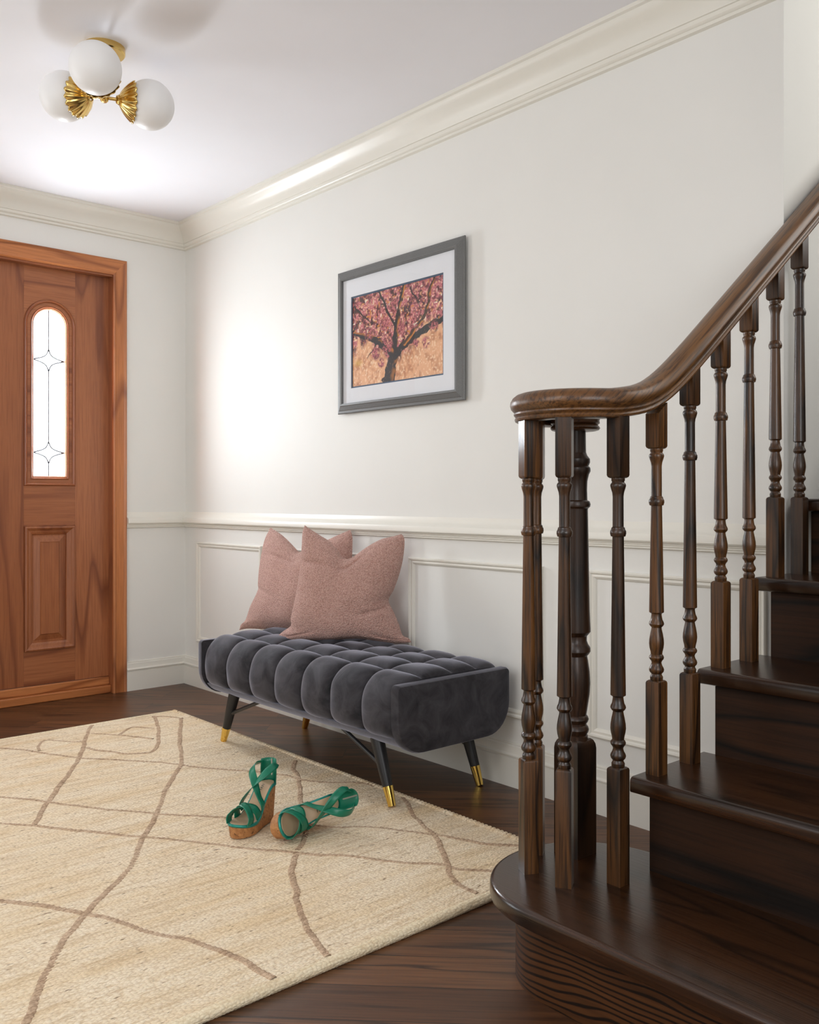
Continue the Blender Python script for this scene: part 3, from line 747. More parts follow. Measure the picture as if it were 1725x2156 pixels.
# ------------------------------------------------------------------ throw pillows
def pillow(name, origin, ex, ey, nrm, bottom, top, left, right, label, seed, thick=0.075, creases=()):
    """outline curves in the pillow's own plane (metres), filled as a Coons patch and puffed out on both sides"""
    origin, ex, ey, nrm = Vector(origin), Vector(ex), Vector(ey), Vector(nrm)
    N = 72; rg = np.random.default_rng(seed); ph = rg.uniform(0, 6.28, 8)
    def curve(pts):
        P = catmull([(a, b, 0) for a, b in pts], 12); L = [0.0]
        for k in range(1, len(P)): L.append(L[-1]+(P[k]-P[k-1]).length)
        out = []
        for k in range(N+1):
            q = L[-1]*k/N; m_ = 0
            while m_ < len(L)-2 and L[m_+1] < q: m_ += 1
            out.append(P[m_].lerp(P[m_+1], min(1, max(0, (q-L[m_])/max(1e-9, L[m_+1]-L[m_])))))
        return out
    cb, ct, cl_, cr_ = curve(bottom), curve(top), curve(left), curve(right)
    F, B = [], []
    for j in range(N+1):
        for i in range(N+1):
            a, b = i/N, j/N; u, v = 2*a-1, 2*b-1
            p2 = cb[i]*(1-b)+ct[i]*b+cl_[j]*(1-a)+cr_[j]*a-(cb[0]*(1-a)*(1-b)+cb[N]*a*(1-b)+ct[0]*(1-a)*b+ct[N]*a*b)
            p = origin+ex*p2.x+ey*p2.y
            prof = max(0, (1-abs(u)**2.6))**0.5*max(0, (1-abs(v)**2.6))**0.5
            th = thick*prof*(1.10-0.16*v)
            wr = 0.003*math.sin(7*u+5*v+ph[0])*math.sin(5*v-4*u+ph[1])*prof
            for (cu, cv, du, dv, wd, dep) in creases:      # folds: a short valley running in direction (du, dv)
                ru, rv = u-cu, v-cv; al = ru*du+rv*dv; ac = -ru*dv+rv*du
                if abs(al) < 1: wr -= dep*math.exp(-(ac/wd)**2)*(1-al*al)**2*min(1, prof*2.5)
            F.append(p+nrm*(th+wr)); B.append(p-nrm*(th*0.45))
    W1 = N+1; fs = []
    for j in range(N):
        for i in range(N):
            a = j*W1+i; fs.append((a, a+1, a+W1+1, a+W1))
    n = len(F); fs2 = [tuple(n+k for k in reversed(f)) for f in fs]
    me = bpy.data.meshes.new(name)
    me.from_pydata([tuple(p-origin) for p in F+B], [], fs+fs2)
    bm = bmesh.new(); bm.from_mesh(me); bmesh.ops.remove_doubles(bm, verts=bm.verts, dist=1e-5); bmesh.ops.recalc_face_normals(bm, faces=bm.faces); bm.to_mesh(me); bm.free()
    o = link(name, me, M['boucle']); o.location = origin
    return tag(o, label, 'pillow', 'pink pillows on the bench')
pillow('throw_pillow', (1.447, -0.362, 0.458), (0.826, 0.563, 0.0), (-0.008, 0.012, 1.0), (0.563, -0.826, 0.015),
    [(-0.001, -0.014), (0.032, -0.027), (0.073, -0.024), (0.159, -0.019), (0.226, -0.015), (0.293, -0.008), (0.359, -0.004), (0.415, -0.010), (0.467, -0.016), (0.515, -0.016), (0.560, -0.010)],
    [(0.121, 0.437), (0.152, 0.417), (0.188, 0.396), (0.224, 0.375), (0.255, 0.344), (0.282, 0.311), (0.309, 0.308), (0.335, 0.323), (0.379, 0.354), (0.435, 0.384), (0.479, 0.395), (0.519, 0.406)],
    [(-0.001, -0.014), (0.031, 0.013), (0.065, 0.038), (0.067, 0.072), (0.076, 0.115), (0.089, 0.171), (0.098, 0.231), (0.107, 0.299), (0.109, 0.363), (0.112, 0.410), (0.121, 0.437)],
    [(0.560, -0.010), (0.549, 0.005), (0.525, 0.016), (0.510, 0.057), (0.488, 0.106), (0.468, 0.149), (0.488, 0.189), (0.507, 0.239), (0.522, 0.294), (0.530, 0.348), (0.530, 0.389), (0.519, 0.406)],
    'pink boucle throw pillow in front, overlapping the other pillow', 3, 0.075,
    ((-0.72, 0.52, 1.6, 0.45, 0.07, 0.010), (0.05, 0.80, 2.2, 0.4, 0.10, 0.012), (0.80, -0.30, -1.6, -0.25, 0.07, 0.010), (-0.78, -0.80, 1.8, 0.9, 0.06, 0.008), (0.82, -0.85, -1.8, 0.9, 0.06, 0.008)))
pillow('throw_pillow', (1.014, -0.270, 0.420), (0.968, 0.251, 0.0), (-0.054, 0.209, 0.976), (0.246, -0.945, 0.216),
    [(-0.001, -0.001), (0.049, 0.010), (0.150, 0.015), (0.242, 0.018), (0.332, 0.023), (0.448, 0.028), (0.530, 0.030), (0.600, 0.031)],
    [(0.091, 0.463), (0.147, 0.441), (0.197, 0.414), (0.246, 0.382), (0.281, 0.359), (0.305, 0.362), (0.338, 0.375), (0.382, 0.395), (0.437, 0.417), (0.491, 0.442), (0.542, 0.462)],
    [(-0.001, -0.001), (0.007, 0.021), (0.035, 0.044), (0.055, 0.102), (0.082, 0.161), (0.084, 0.185), (0.077, 0.242), (0.073, 0.294), (0.071, 0.357), (0.076, 0.415), (0.091, 0.463)],
    [(0.600, 0.031), (0.590, 0.068), (0.580, 0.118), (0.573, 0.177), (0.573, 0.230), (0.575, 0.293), (0.572, 0.337), (0.565, 0.391), (0.558, 0.432), (0.542, 0.462)],
    'pink boucle throw pillow half hidden behind the front pillow', 5, 0.070,
    ((-0.40, 0.62, 1.6, 0.35, 0.08, 0.012), (-0.85, -0.15, 1.8, -0.3, 0.06, 0.008)))

# ------------------------------------------------------------------ framed picture
FX0, FX1, FZ0, FZ1 = 1.405, 2.173, 1.3605, 1.9625
pic = tag(empty('framed_picture', ((FX0+FX1)/2, 0, FZ0)), 'framed photograph of a pink blossoming tree hanging on the white wall', 'picture')
prof = [(0.0, 0.002), (0.0, 0.008), (0.003, 0.010), (0.012, 0.012), (0.014, 0.0138), (0.030, 0.0200), (0.033, 0.0222), (0.037, 0.0222), (0.038, 0.0208), (0.041, 0.0208), (0.042, 0.0160), (0.042, 0.004)]
m = MB(); m.loft([[(FX0+o, -h, FZ0+o), (FX1-o, -h, FZ0+o), (FX1-o, -h, FZ1-o), (FX0+o, -h, FZ1-o)] for o, h in prof], True, False)
m.build('picture_frame', M['frame'], pic, smooth=False)
PX0, PX1, PZ0, PZ1 = 1.505, 2.056, 1.470, 1.841
vs, fs = holes_plate([(FX0+0.039, FZ0+0.039), (FX1-0.039, FZ0+0.039), (FX1-0.039, FZ1-0.039), (FX0+0.039, FZ1-0.039)], [[(PX0-0.006, PZ0-0.006), (PX1+0.006, PZ0-0.006), (PX1+0.006, PZ1+0.006), (PX0-0.006, PZ1+0.006)]], lambda u, v, d: (u, d, v), -0.0105, -0.0075)
mesh('mat_board', vs, fs, M['mat'], pic, smooth=False)
vs, fs = holes_plate([(PX0-0.012, PZ0-0.012), (PX1+0.012, PZ0-0.012), (PX1+0.012, PZ1+0.012), (PX0-0.012, PZ1+0.012)], [[(PX0, PZ0), (PX1, PZ0), (PX1, PZ1), (PX0, PZ1)]], lambda u, v, d: (u, d, v), -0.0074, -0.0055)
mesh('inner_mat', vs, fs, M['bluemat'], pic, smooth=False)
mesh('glazing', [(FX0+0.040, -0.0135, FZ0+0.040), (FX1-0.040, -0.0135, FZ0+0.040), (FX1-0.040, -0.0135, FZ1-0.040), (FX0+0.040, -0.0135, FZ1-0.040)], [(0, 1, 2, 3)], M['glazing'], pic, smooth=False, fix=False)
def tree_print():
    W_, H_ = 360, 244
    xs = np.linspace(0, 1, W_+1); zs = np.linspace(0, 1, H_+1)
    X, Z = np.meshgrid(xs, zs)
    def vnoise(sx, sz, seed):
        g = np.random.default_rng(seed).random((sz+2, sx+2))
        u = X*sx; v = Z*sz; i = np.minimum(u.astype(int), sx); j = np.minimum(v.astype(int), sz); fu = u-i; fv = v-j
        fu = fu*fu*(3-2*fu); fv = fv*fv*(3-2*fv)
        return g[j, i]*(1-fu)*(1-fv)+g[j, i+1]*fu*(1-fv)+g[j+1, i]*(1-fu)*fv+g[j+1, i+1]*fu*fv
    lin = lambda c: np.array(S(c)[:3])
    def blend(C, f, c): return C*(1-f[..., None])+np.array(c)*f[..., None]
    C = np.zeros(X.shape+(3,))+lin((226, 170, 128))
    n = vnoise(14, 10, 1)*0.5+vnoise(50, 30, 2)*0.5
    C = blend(C, np.clip((n-0.45)*3, 0, 1), lin((190, 128, 88)))
    C = blend(C, np.clip((vnoise(90, 60, 3)-0.6)*2.5, 0, 1), lin((246, 214, 176)))
    C = blend(C, np.clip(1-np.hypot((X-0.07)/0.07, (Z-0.26)/0.06), 0, 1)*0.8, lin((196, 150, 40)))
    # canopy mask: everything above a ragged lower edge
    edge = 0.27+0.22*np.abs(X-0.45)*0+np.where(X < 0.3, 0.10*(1-X/0.3), 0)+np.where(X > 0.55, 0.16*np.clip((X-0.55)/0.2, 0, 1), 0)+0.10*np.sin(X*9)*0.5+(vnoise(26, 4, 4)-0.5)*0.30
    can = np.clip((Z-edge)*9, 0, 1)
    clus = vnoise(34, 24, 5)*0.6+vnoise(90, 62, 6)*0.4
    deep = lin((112, 46, 50)); pink = lin((190, 104, 108)); pale = lin((238, 184, 168)); dk = lin((52, 22, 22)); org = lin((206, 128, 44))
    K = np.zeros_like(C)+deep
    K = blend(K, np.clip((clus-0.40)*5, 0, 1), pink)
    K = blend(K, np.clip((vnoise(120, 84, 7)-0.62)*5, 0, 1)*np.clip((clus-0.35)*4, 0, 1), pale)
    K = blend(K, np.clip((0.34-clus)*9, 0, 1), dk)
    K = blend(K, np.clip((vnoise(60, 40, 8)-0.80)*9, 0, 1), org)
    K = blend(K, np.clip((vnoise(44, 30, 9)-0.83)*12, 0, 1), lin((240, 220, 196)))
    purple = np.clip((X-0.35)*1.2, 0, 1)*np.clip((Z-0.5)*1.5, 0, 1)
    K = K*(1-0.25*purple[..., None])+lin((176, 100, 132))*0.25*purple[..., None]
    f = can*np.clip((vnoise(70, 48, 10)-0.12)*6, 0, 1)
    C = C*(1-f[..., None])+K*f[..., None]
    def branch(pts, w0, w1, col=(24, 18, 17), hi=None):
        nonlocal C
        P = catmull([(p[0], p[1], 0) for p in pts], 14); n_ = len(P)
        WX = X+0.018*(vnoise(18, 13, 16)-0.5)+0.010*(vnoise(46, 32, 17)-0.5); WZ = Z+0.022*(vnoise(18, 13, 18)-0.5); D = np.full(X.shape, 9.0); T = np.zeros(X.shape); Sd = np.zeros(X.shape)
        for i in range(n_-1):
            a, b = P[i], P[i+1]; d = b-a; L2 = d.x*d.x+d.y*d.y*0.46+1e-12
            dx = (WX-a.x); dz = (WZ-a.y)*0.68; ddx = d.x; ddz = d.y*0.68; LL = ddx*ddx+ddz*ddz+1e-12
            t = np.clip((dx*ddx+dz*ddz)/LL, 0, 1); dist = np.hypot(dx-t*ddx, dz-t*ddz)
            side = (dx*ddz-dz*ddx)
            upd = dist < D; D = np.where(upd, dist, D); T = np.where(upd, (i+t)/(n_-1), T); Sd = np.where(upd, side, Sd)
        wv = (w0+(w1-w0)*T)*0.8*(0.75+0.5*vnoise(40, 28, 15))
        f = np.clip((wv-D)/0.003+0.5, 0, 1)*np.clip((vnoise(120, 80, 11)+0.75), 0, 1)
        C = blend(C, f, lin(col))
        if hi:
            g = f*np.clip(np.sign(Sd)*D/wv*2.0-0.1, 0, 1)*np.clip((vnoise(24, 18, 12)-0.3)*3, 0, 1)
            C = blend(C, g, lin(hi))
    branch([(0.42, -0.02), (0.44, 0.10), (0.47, 0.20), (0.49, 0.31)], 0.085, 0.060, hi=(150, 92, 34))
    branch([(0.49, 0.28), (0.60, 0.37), (0.72, 0.44), (0.86, 0.51), (1.02, 0.56)], 0.045, 0.026, hi=None)
    branch([(0.60, 0.38), (0.70, 0.50), (0.79, 0.60), (0.84, 0.74), (0.87, 0.90), (0.92, 1.02)], 0.024, 0.014, (60, 38, 20), (196, 120, 44))
    branch([(0.48, 0.32), (0.50, 0.48), (0.52, 0.62), (0.54, 0.78), (0.60, 1.02)], 0.042, 0.018, hi=(190, 118, 40))
    branch([(0.46, 0.30), (0.32, 0.44), (0.18, 0.53), (0.02, 0.60)], 0.036, 0.022, hi=(180, 106, 40))
    branch([(0.50, 0.60), (0.40, 0.76), (0.36, 0.90), (0.30, 1.02)], 0.016, 0.010)
    branch([(0.30, 0.46), (0.24, 0.36), (0.18, 0.30)], 0.010, 0.004); branch([(0.02, 0.9), (0.12, 0.78), (0.20, 0.70)], 0.010, 0.006)
    branch([(0.66, 0.95), (0.72, 0.82), (0.76, 0.72)], 0.007, 0.004)
    # blossoms in front of the trunk
    for (bx, bz, br_) in ((0.41, 0.40, 0.07), (0.41, 0.31, 0.03), (0.34, 0.22, 0.045), (0.72, 0.36, 0.04), (0.82, 0.35, 0.05), (0.28, 0.33, 0.06), (0.20, 0.56, 0.06), (0.56, 0.55, 0.05), (0.70, 0.58, 0.05), (0.48, 0.80, 0.06), (0.90, 0.50, 0.05), (0.38, 0.62, 0.06)):
        f = np.clip((1-np.hypot((X-bx)/br_, (Z-bz)*0.68/br_))*2.5, 0, 1)*np.clip((vnoise(70, 48, 14)-0.25)*5, 0, 1)
        KK = blend(np.zeros_like(C)+deep, np.clip((vnoise(110, 76, 13)-0.35)*3, 0, 1), pink); C = C*(1-f[..., None])+KK*f[..., None]
    me = bpy.data.meshes.new('print'); off = world_loc(pic)
    vv = np.stack([PX0-0.003+(PX1-PX0+0.006)*X-off.x, np.full(X.shape, -0.0050)-off.y, PZ0-0.003+(PZ1-PZ0+0.006)*Z-off.z], -1).reshape(-1, 3)
    idx = np.arange((W_+1)*(H_+1)).reshape(H_+1, W_+1)
    ff = np.stack([idx[:-1, :-1], idx[:-1, 1:], idx[1:, 1:], idx[1:, :-1]], -1).reshape(-1, 4)
    me.from_pydata(vv.tolist(), [], ff.tolist())
    at = me.color_attributes.new('Col', 'FLOAT_COLOR', 'POINT')
    cc = np.concatenate([np.clip(C, 0, 1), np.ones(X.shape+(1,))], -1).reshape(-1)
    at.data.foreach_set('color', cc.astype(np.float32))
    return link('photo_print', me, M['print'], pic, smooth=False)
tree_print()
MB().box((FX0+0.01, -0.0048, FZ0+0.01), (FX1-0.01, -0.002, FZ1-0.01)).build('backing_board', M['mat'], pic, smooth=False)
pic.location.y = -0.012
MB().box(((FX0+FX1)/2-0.03, -0.0135, FZ1-0.12), ((FX0+FX1)/2+0.03, -0.0005, FZ1-0.09)).build('hanger', M['black'], pic, smooth=False)

# ------------------------------------------------------------------ ceiling light
LC = Vector((1.640, -1.150, 0))
lamp = tag(empty('ceiling_light', (LC.x, LC.y, CEIL)), 'brass ceiling light with three white glass globes in scalloped cups', 'ceiling light')
MB().lathe([(0.066, 0.0), (0.066, -0.018), (0.063, -0.022), (0.020, -0.026), (0.0, -0.026)], (LC.x, LC.y, CEIL), (0, 0, 1), 40).build('canopy', M['brass'], lamp)
HUBZ = 2.312
MB().tube((LC.x, LC.y, CEIL-0.02), (LC.x, LC.y, HUBZ), 0.007, 0.007).build('stem', M['brass'], lamp)
MB().lathe([(0.0, -0.016), (0.008, -0.0155), (0.0125, -0.011), (0.014, -0.003), (0.014, 0.009), (0.011, 0.015), (0.007, 0.019), (0.0, 0.019)], (LC.x, LC.y, HUBZ), (0, 0, 1), 28).build('hub', M['brass'], lamp)
GR = 0.080
for gpos in (Vector((1.742, -1.222, 2.350)), Vector((1.676, -1.008, 2.316)), Vector((1.503, -1.228, 2.338))):
    hub = Vector((LC.x, LC.y, HUBZ)); ax = (gpos-hub).normalized()
    inner_end = gpos-ax*(GR+0.022)
    arm = MB().tube(hub+ax*0.012, inner_end+ax*0.012, 0.0055, 0.0055).build('arm', M['brass'], lamp)
    # scalloped cup: fluted flare hugging the globe
    m = MB(); n = 108; rings = []
    q = ax.to_track_quat('Z', 'Y')
    for t in np.linspace(0, 1, 14):
        ang = 0.13+t*0.73      # polar angle on the globe measured from the arm side
        rr = (GR+0.0045)*math.sin(ang); hz = GR+0.022-(0.018*(1-t)+(GR+0.003)*math.cos(ang))
        if t == 0: hz = -0.006
        ring = []
        for j in range(n):
            a = 2*math.pi*j/n; flu = 1+(0.02+0.035*t)*math.cos(18*a); dzz = 0.0013*t*t*math.cos(18*a)
            ring.append(inner_end+q @ Vector((rr*flu*math.cos(a), rr*flu*math.sin(a), hz+dzz)))
        rings.append(ring)
    m.loft(rings, True, False)
    o = m.build('scalloped_cup', M['brass'], arm)
    sm = o.modifiers.new('thickness', 'SOLIDIFY'); sm.thickness = 0.0015; sm.offset = 1
    me = bpy.data.meshes.new('globe'); bm = bmesh.new(); bmesh.ops.create_uvsphere(bm, u_segments=48, v_segments=32, radius=GR); bm.to_mesh(me); bm.free()
    g = link('globe', me, M['opal'], lamp); g.location = gpos-Vector(lamp.location)

# ------------------------------------------------------------------ rug
RX0, RX1, RY0, RY1, RZ = 0.625, 2.968, -3.35, -0.385, 0.013
rug = tag(empty('area_rug', ((RX0+RX1)/2, (RY0+RY1)/2, 0)), 'cream jute rug with brown braided lines on the dark plank floor', 'rug')
def rug_body():
    nx, ny = 120, 150; vs = []; fs = []
    for j in range(ny+1):
        for i in range(nx+1):
            x = RX0+(RX1-RX0)*i/nx; y = RY0+(RY1-RY0)*j/ny
            wob = 0.004*math.sin(7*x)*(1 if j in (0, ny) else 0)
            z = RZ+0.0012*math.sin(9*x+2*y)*math.sin(6*y-3*x)
            vs.append((x, y+wob, z))
    W1 = nx+1
    for j in range(ny):
        for i in range(nx): a = j*W1+i; fs.append((a, a+1, a+W1+1, a+W1))
    n = len(vs); vs += [(x, y, 0.001) for x, y, z in vs]
    bd = [i for i in range(nx+1)]+[j*W1+nx for j in range(1, ny+1)]+[ny*W1+i for i in range(nx-1, -1, -1)]+[j*W1 for j in range(ny-1, 0, -1)]
    for k in range(len(bd)): a, b = bd[k], bd[(k+1) % len(bd)]; fs.append((a, b, b+n, a+n))
    fs += [tuple(n+k for k in reversed(f)) for f in fs[:nx*ny]]
    return mesh('weave', vs, fs, M['rug'], rug)
rug_body()
def roll(name, a, b, r, mat, twist=0.0, amp=0.12, pitch=0.012):
    """bound edge: a rope-like roll along the rug's side"""
    a, b = Vector(a), Vector(b); L = (b-a).length; d = (b-a).normalized(); side = d.cross(Vector((0, 0, 1))).normalized(); n = int(L/0.0025); k = 14
    rings = []
    for i in range(n+1):
        p = a+d*(L*i/n); ring = []
        for j in range(k):
            an = 2*math.pi*j/k; rr = r*(1+amp*math.sin(2*math.pi*(L*i/n)/pitch+twist*an))
            ring.append(p+side*rr*math.cos(an)+Vector((0, 0, 1))*rr*0.85*math.sin(an))
        rings.append(ring)
    m = MB(); m.loft(rings, True, True); return m.build(name, mat, rug)
roll('bound_edge', (RX1-0.003, RY0, 0.0085), (RX1-0.003, RY1, 0.0085), 0.0140, M['binding'], 2.0, 0.045, 0.0085)
roll('bound_edge', (RX0+0.003, RY0, 0.0085), (RX0+0.003, RY1, 0.0085), 0.0100, M['binding'], 2.0, 0.045, 0.0085)
roll('looped_edge', (RX0, RY1-0.002, 0.0085), (RX1, RY1-0.002, 0.0085), 0.0105, M['rug'], 0.0, 0.30, 0.016)
roll('looped_edge', (RX0, RY0+0.002, 0.0085), (RX1, RY0+0.002, 0.0085), 0.0105, M['rug'], 0.0, 0.30, 0.016)
LINES = [
    ([(0.632, -0.780), (0.720, -0.829), (0.861, -0.901), (1.002, -0.969), (1.090, -1.016), (1.227, -1.096), (1.340, -1.171), (1.434, -1.232), (1.524, -1.288), (1.607, -1.340), (1.717, -1.400)], 0.026),
    ([(0.776, -0.425), (0.949, -0.521), (1.135, -0.620), (1.308, -0.703), (1.417, -0.759), (1.520, -0.834), (1.646, -0.931), (1.778, -1.019), (1.870, -1.078), (2.001, -1.175), (2.085, -1.238), (2.192, -1.304), (2.264, -1.374), (2.328, -1.442), (2.393, -1.513), (2.459, -1.571), (2.521, -1.625), (2.617, -1.689), (2.705, -1.743), (2.798, -1.796)], 0.026),
    ([(0.726, -1.221), (0.754, -1.200), (0.854, -1.137), (1.004, -1.069), (1.106, -1.015), (1.210, -0.931), (1.332, -0.836), (1.439, -0.772), (1.527, -0.731), (1.665, -0.629), (1.769, -0.569), (1.817, -0.547), (1.880, -0.543), (1.948, -0.507), (2.000, -0.455), (2.061, -0.403), (2.109, -0.367)], 0.02),
    ([(1.352, -1.411), (1.376, -1.394), (1.454, -1.339), (1.540, -1.288), (1.612, -1.249), (1.711, -1.190), (1.820, -1.113), (1.875, -1.076), (1.955, -1.009), (2.032, -0.942), (2.150, -0.842), (2.254, -0.780), (2.331, -0.737), (2.371, -0.683), (2.415, -0.642), (2.477, -0.607), (2.536, -0.570), (2.589, -0.540), (2.664, -0.510), (2.730, -0.480), (2.789, -0.432), (2.827, -0.403)], 0.02),
    ([(1.611, -1.490), (1.634, -1.474), (1.725, -1.403), (1.861, -1.310), (2.015, -1.206), (2.146, -1.114), (2.273, -1.037), (2.380, -0.958), (2.393, -0.949), (2.435, -0.921), (2.479, -0.886), (2.524, -0.842), (2.574, -0.812), (2.630, -0.778), (2.688, -0.738), (2.744, -0.686), (2.770, -0.674), (2.796, -0.673), (2.833, -0.641), (2.877, -0.607), (2.917, -0.574)], 0.02),
    ([(2.171, -1.660), (2.190, -1.648), (2.280, -1.586), (2.392, -1.522), (2.461, -1.489), (2.544, -1.461), (2.617, -1.435), (2.668, -1.404), (2.746, -1.375), (2.820, -1.356), (2.889, -1.351), (2.947, -1.343)], 0.024),
    ([(1.675, -0.423), (1.760, -0.490), (1.842, -0.525), (1.937, -0.585), (2.037, -0.651), (2.177, -0.737), (2.292, -0.809), (2.363, -0.864), (2.409, -0.915)], 0.024),
    ([(2.431, -0.936), (2.479, -0.978), (2.529, -1.020), (2.577, -1.045), (2.633, -1.071), (2.672, -1.100), (2.735, -1.133), (2.805, -1.162), (2.866, -1.184), (2.919, -1.201), (2.956, -1.209)], 0.024),
    ([(2.261, -0.375), (2.326, -0.429), (2.402, -0.482), (2.464, -0.505), (2.527, -0.533), (2.574, -0.549), (2.629, -0.578), (2.706, -0.632), (2.765, -0.675), (2.813, -0.711), (2.863, -0.734), (2.907, -0.742), (2.941, -0.741)], 0.024),
    ([(0.899, -1.099), (0.840, -1.083), (0.779, -1.047), (0.763, -1.018), (0.796, -0.992), (0.848, -0.954), (0.884, -0.919)], 0.018),
    ([(0.775, -0.840), (0.834, -0.794), (0.899, -0.752), (0.973, -0.708), (1.028, -0.681)], 0.016),
    ([(0.867, -0.757), (0.823, -0.712), (0.790, -0.668), (0.823, -0.637), (0.871, -0.602)], 0.018),
    ([(0.976, -0.938), (1.035, -0.927), (1.085, -0.897), (1.158, -0.867), (1.191, -0.820), (1.205, -0.780), (1.160, -0.734), (1.041, -0.667), (0.886, -0.592), (0.755, -0.537), (0.662, -0.506)], 0.022),
    ([(0.670, -0.508), (0.698, -0.469), (0.752, -0.441), (0.793, -0.431)], 0.016),
]
def braid(pts, wid):
    P0 = [Vector((x, y, RZ)) for x, y in pts]
    P0 = [Vector((min(max(p.x, RX0+0.015), RX1-0.02), min(p.y, RY1-0.012), RZ)) for p in P0]
    P = catmull(P0, 10)
    # resample evenly
    out = [P[0]]; acc = 0.0; step = 0.004
    for i in range(1, len(P)):
        d = (P[i]-P[i-1]).length
        if d < 1e-9: continue
        t = step-acc
        while t <= d: out.append(P[i-1].lerp(P[i], t/d)); t += step
        acc = (acc+d) % step
    P = out
    m = MB(); n = 7; rings = []
    for i, p in enumerate(P):
        t = (P[min(i+1, len(P)-1)]-P[max(i-1, 0)]).normalized(); side = Vector((t.y, -t.x, 0))
        s = i*step; ring = []
        wob = 0.0015*math.sin(s*31)+0.001*math.sin(s*73)
        wv = wid*0.44*(1+0.10*abs(math.sin(math.pi*s/0.016))-0.05)
        for j in range(n):
            q = -1+2*j/(n-1)
            # two interleaved strands make the plait
            strand = 0.0022*abs(math.sin(math.pi*(s/0.016+0.5*abs(q)+(0.5 if q < 0 else 0))))
            ring.append(p+side*(q*wv+wob)+Vector((0, 0, 0.0035*(1-q**4)+strand*(1-q**6)-0.003)))
        rings.append(ring)
    m.loft(rings, False, False)
    return m.build('braided_line', M['braid'], rug, fix=True)
for pts, wd in LINES: braid(pts, wd)

# ------------------------------------------------------------------ sandals
SL = 0.215
def foot_top(x):   # height of the footbed at x from the heel
    t = min(max((x-0.035)/0.115, 0), 1); s = t*t*(3-2*t)
    z = 0.110*(1-s)+0.036*s
    return z+0.006*max(0, (x-0.17)/0.045)**2
def half_w(x):
    u = x/SL
    pts = [(0, 0.008), (0.03, 0.018), (0.10, 0.0255), (0.25, 0.0265), (0.42, 0.0265), (0.60, 0.034), (0.74, 0.0395), (0.84, 0.0375), (0.92, 0.030), (0.97, 0.020), (1.0, 0.006)]
    for (a, wa), (b, wb) in zip(pts, pts[1:]):
        if u <= b: t = (u-a)/(b-a); return wa+(wb-wa)*t
    return pts[-1][1]
def outline(ins=0.0, n=40, asym=1):
    L, R = [], []
    for i in range(n+1):
        x = SL*(0.5-0.5*math.cos(math.pi*i/n)); xx = ins+(SL-2*ins)*x/SL
        wv = max(half_w(x)-ins, 0.003); sh = asym*0.004*math.sin(math.pi*min(1, x/SL*1.1))
        L.append((xx, wv+sh)); R.append((xx, -wv+sh))
    return L+R[::-1]
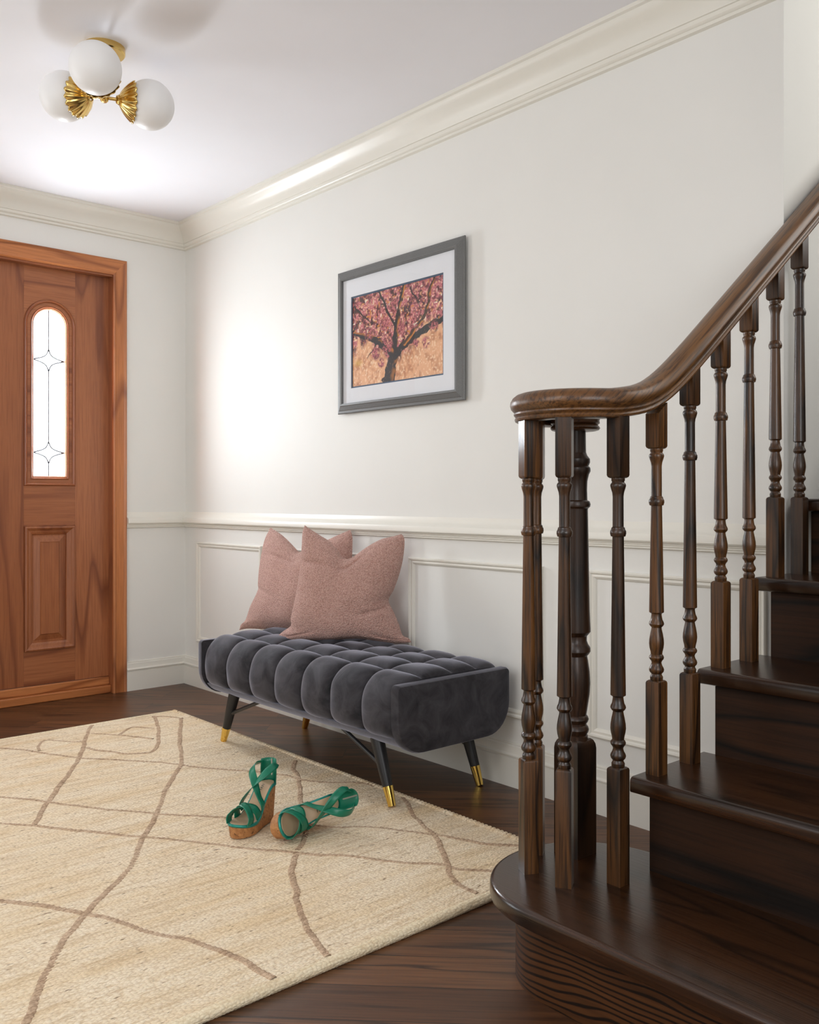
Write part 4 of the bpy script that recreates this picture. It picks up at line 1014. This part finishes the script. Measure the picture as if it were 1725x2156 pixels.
def sandal(label, loc, rot, asym, name='wedge_sandal'):
    root = empty(name, (0, 0, 0)); tag(root, label, 'shoe', 'pair of green wedge sandals on the rug')
    O = outline(0, 40, asym)
    # cork wedge
    def shell(layers):
        """layers: lists of points, one outline each; top and bottom are closed across the foot so they follow its curve"""
        m = MB(); m.loft(layers, True, False); h = len(layers[0])//2
        for R in (layers[0], layers[-1]):
            m.add(R, [(k, k+1, 2*h-2-k, 2*h-1-k) for k in range(h-1)])
        return m
    rings = []
    for t in np.linspace(0, 1, 6):
        ring = []
        for x, y in O:
            zt = foot_top(x)-0.009; taper = 0.90+0.10*t
            ring.append((0.010*(1-t)*(1-x/SL)+x*(1-0.02*(1-t)), y*taper, zt*t))
        rings.append(ring)
    shell(rings).build('cork_wedge', M['cork'], root)
    # teal rim
    rings = []
    for ins, dz in ((0.001, -0.009), (-0.0015, -0.007), (-0.002, -0.004), (-0.001, -0.001), (0.001, 0.0)):
        rings.append([(x, y, foot_top(x)+dz) for x, y in outline(ins, 40, asym)])
    shell(rings).build('platform_rim', M['teal_rim'], root)
    rings = []
    for ins, dz in ((0.0035, -0.0005), (0.0035, 0.0012), (0.0045, 0.0018)): rings.append([(x, y, foot_top(x)+dz) for x, y in outline(ins, 40, asym)])
    ins_o = shell(rings).build('insole', M['insole'], root)
    # worn stamp on the heel of the insole
    m = MB()
    for k in range(7):
        xa = 0.045+0.006*k; zt = lambda x: foot_top(x)+0.0021
        m.add([(xa, -0.004, zt(xa)), (xa+0.0035, -0.004, zt(xa+0.0035)), (xa+0.0035+0.001*(k % 3), 0.004, zt(xa+0.0035+0.001*(k % 3))), (xa+0.0015, 0.004, zt(xa+0.0015))], [(0, 1, 2, 3)])
    m.build('stamp', M['stamp'], ins_o, smooth=False)
    def strap(pts, wdir, wid, nm='strap', mat=None):
        """ribbon along pts; wdir(i fraction) gives the across direction"""
        P = catmull(pts, 10); rows = []
        n_ = len(P); last = None
        for i, p in enumerate(P):
            tg = (P[min(i+1, n_-1)]-P[max(i-1, 0)]).normalized()
            nr = Vector((0, p.y, max(0.012, p.z-(foot_top(p.x)+0.020))*0.9 if p.z > foot_top(p.x)+0.02 else 0.002)).normalized()
            d = tg.cross(nr)
            if d.length < 0.2: d = last or Vector((1, 0, 0))
            d.normalize()
            if last is not None and d.dot(last) < 0: d = -d
            if last is not None: d = (d+last*0.6).normalized()
            last = d
            rows.append([p+d*(wid/2)*q for q in (-1, -0.5, 0, 0.5, 1)])
        m = MB(); m.loft(rows, False, False); o = m.build(nm, mat or M['leather'], root)
        sm = o.modifiers.new('thickness', 'SOLIDIFY'); sm.thickness = 0.0018; sm.offset = 0
        return o
    s = asym; ft = foot_top
    # crossing toe bands
    strap([(0.188, 0.036*s, ft(.188)-0.004), (0.184, 0.039*s, ft(.184)+0.018), (0.174, 0.020*s, ft(.174)+0.041), (0.160, -0.006*s, ft(.16)+0.046), (0.146, -0.030*s, ft(.146)+0.030), (0.138, -0.037*s, ft(.138)+0.004), (0.136, -0.034*s, ft(.136)-0.006)], ((1, 0, -0.25), (1, 0.25*s, -0.35)), 0.030)
    strap([(0.186, -0.034*s, ft(.186)-0.004), (0.182, -0.036*s, ft(.182)+0.015), (0.172, -0.018*s, ft(.172)+0.037), (0.158, 0.006*s, ft(.158)+0.043), (0.144, 0.028*s, ft(.144)+0.030), (0.136, 0.036*s, ft(.136)+0.006), (0.134, 0.034*s, ft(.134)-0.006)], ((1, 0, -0.25), (1, -0.25*s, -0.35)), 0.030)
    # instep cross that climbs to the ankle
    strap([(0.112, -0.031*s, ft(.112)-0.004), (0.116, -0.036*s, ft(.112)+0.014), (0.112, -0.020*s, ft(.11)+0.040), (0.098, 0.004*s, ft(.098)+0.062), (0.072, 0.027*s, ft(.072)+0.066), (0.042, 0.034*s, ft(.042)+0.058), (0.014, 0.024*s, ft(.014)+0.058)], ((0.9, 0.0, 0.4), (0.35, 0.0, 1.0)), 0.023)
    strap([(0.106, 0.031*s, ft(.106)-0.004), (0.112, 0.036*s, ft(.110)+0.014), (0.110, 0.020*s, ft(.108)+0.038), (0.094, -0.004*s, ft(.094)+0.058), (0.070, -0.027*s, ft(.070)+0.062), (0.042, -0.034*s, ft(.042)+0.058), (0.014, -0.024*s, ft(.014)+0.058)], ((0.9, 0.0, 0.4), (0.35, 0.0, 1.0)), 0.023)
    # heel counter
    rows = []
    for k in range(17):
        a = math.pi*(0.62+0.76*k/16) if True else 0
        rows.append([(0.032+(0.034+0.004*t)*math.cos(a), (0.0275+0.002*math.sin(math.pi*t))*math.sin(a), ft(0.02)-0.008+t*0.076) for t in np.linspace(0, 1, 7)])
    m = MB(); m.loft(rows, False, False); o = m.build('heel_counter', M['leather'], root); sm = o.modifiers.new('thickness', 'SOLIDIFY'); sm.thickness = 0.0018; sm.offset = 0
    m = MB(); m.box((-0.0048, -0.0022, ft(0)+0.004), (-0.0022, 0.0022, ft(0)+0.066)); m.build('zip', M['zip'], o, smooth=False)
    # pose
    root.rotation_euler = rot.to_euler(); root.location = loc
    # settle it on the rug
    low = min((rot @ v.co).z for ch in root.children for v in ch.data.vertices)
    root.location.z = RZ+0.0035-low
    return root
def basis(f, u):
    f = Vector(f).normalized(); u = Vector(u); u = (u-f*u.dot(f)).normalized(); l = u.cross(f)
    return Matrix(((f.x, l.x, u.x), (f.y, l.y, u.y), (f.z, l.z, u.z)))
TOE = Vector((2.225, -1.012, 0)); f1 = Vector((0.46, -0.888, 0)).normalized()
sandal('green wedge sandal standing upright on its cork sole', TOE-f1*SL+Vector((0, 0, RZ+0.003)), basis(f1, (0, 0, 1)), 1)
f2 = Vector((0.40, -0.92, 0.0))
sandal('green wedge sandal tipped over on its side', Vector((2.232, -0.752, 0)), basis(f2, (0.84, 0.40, 0.36)), -1)
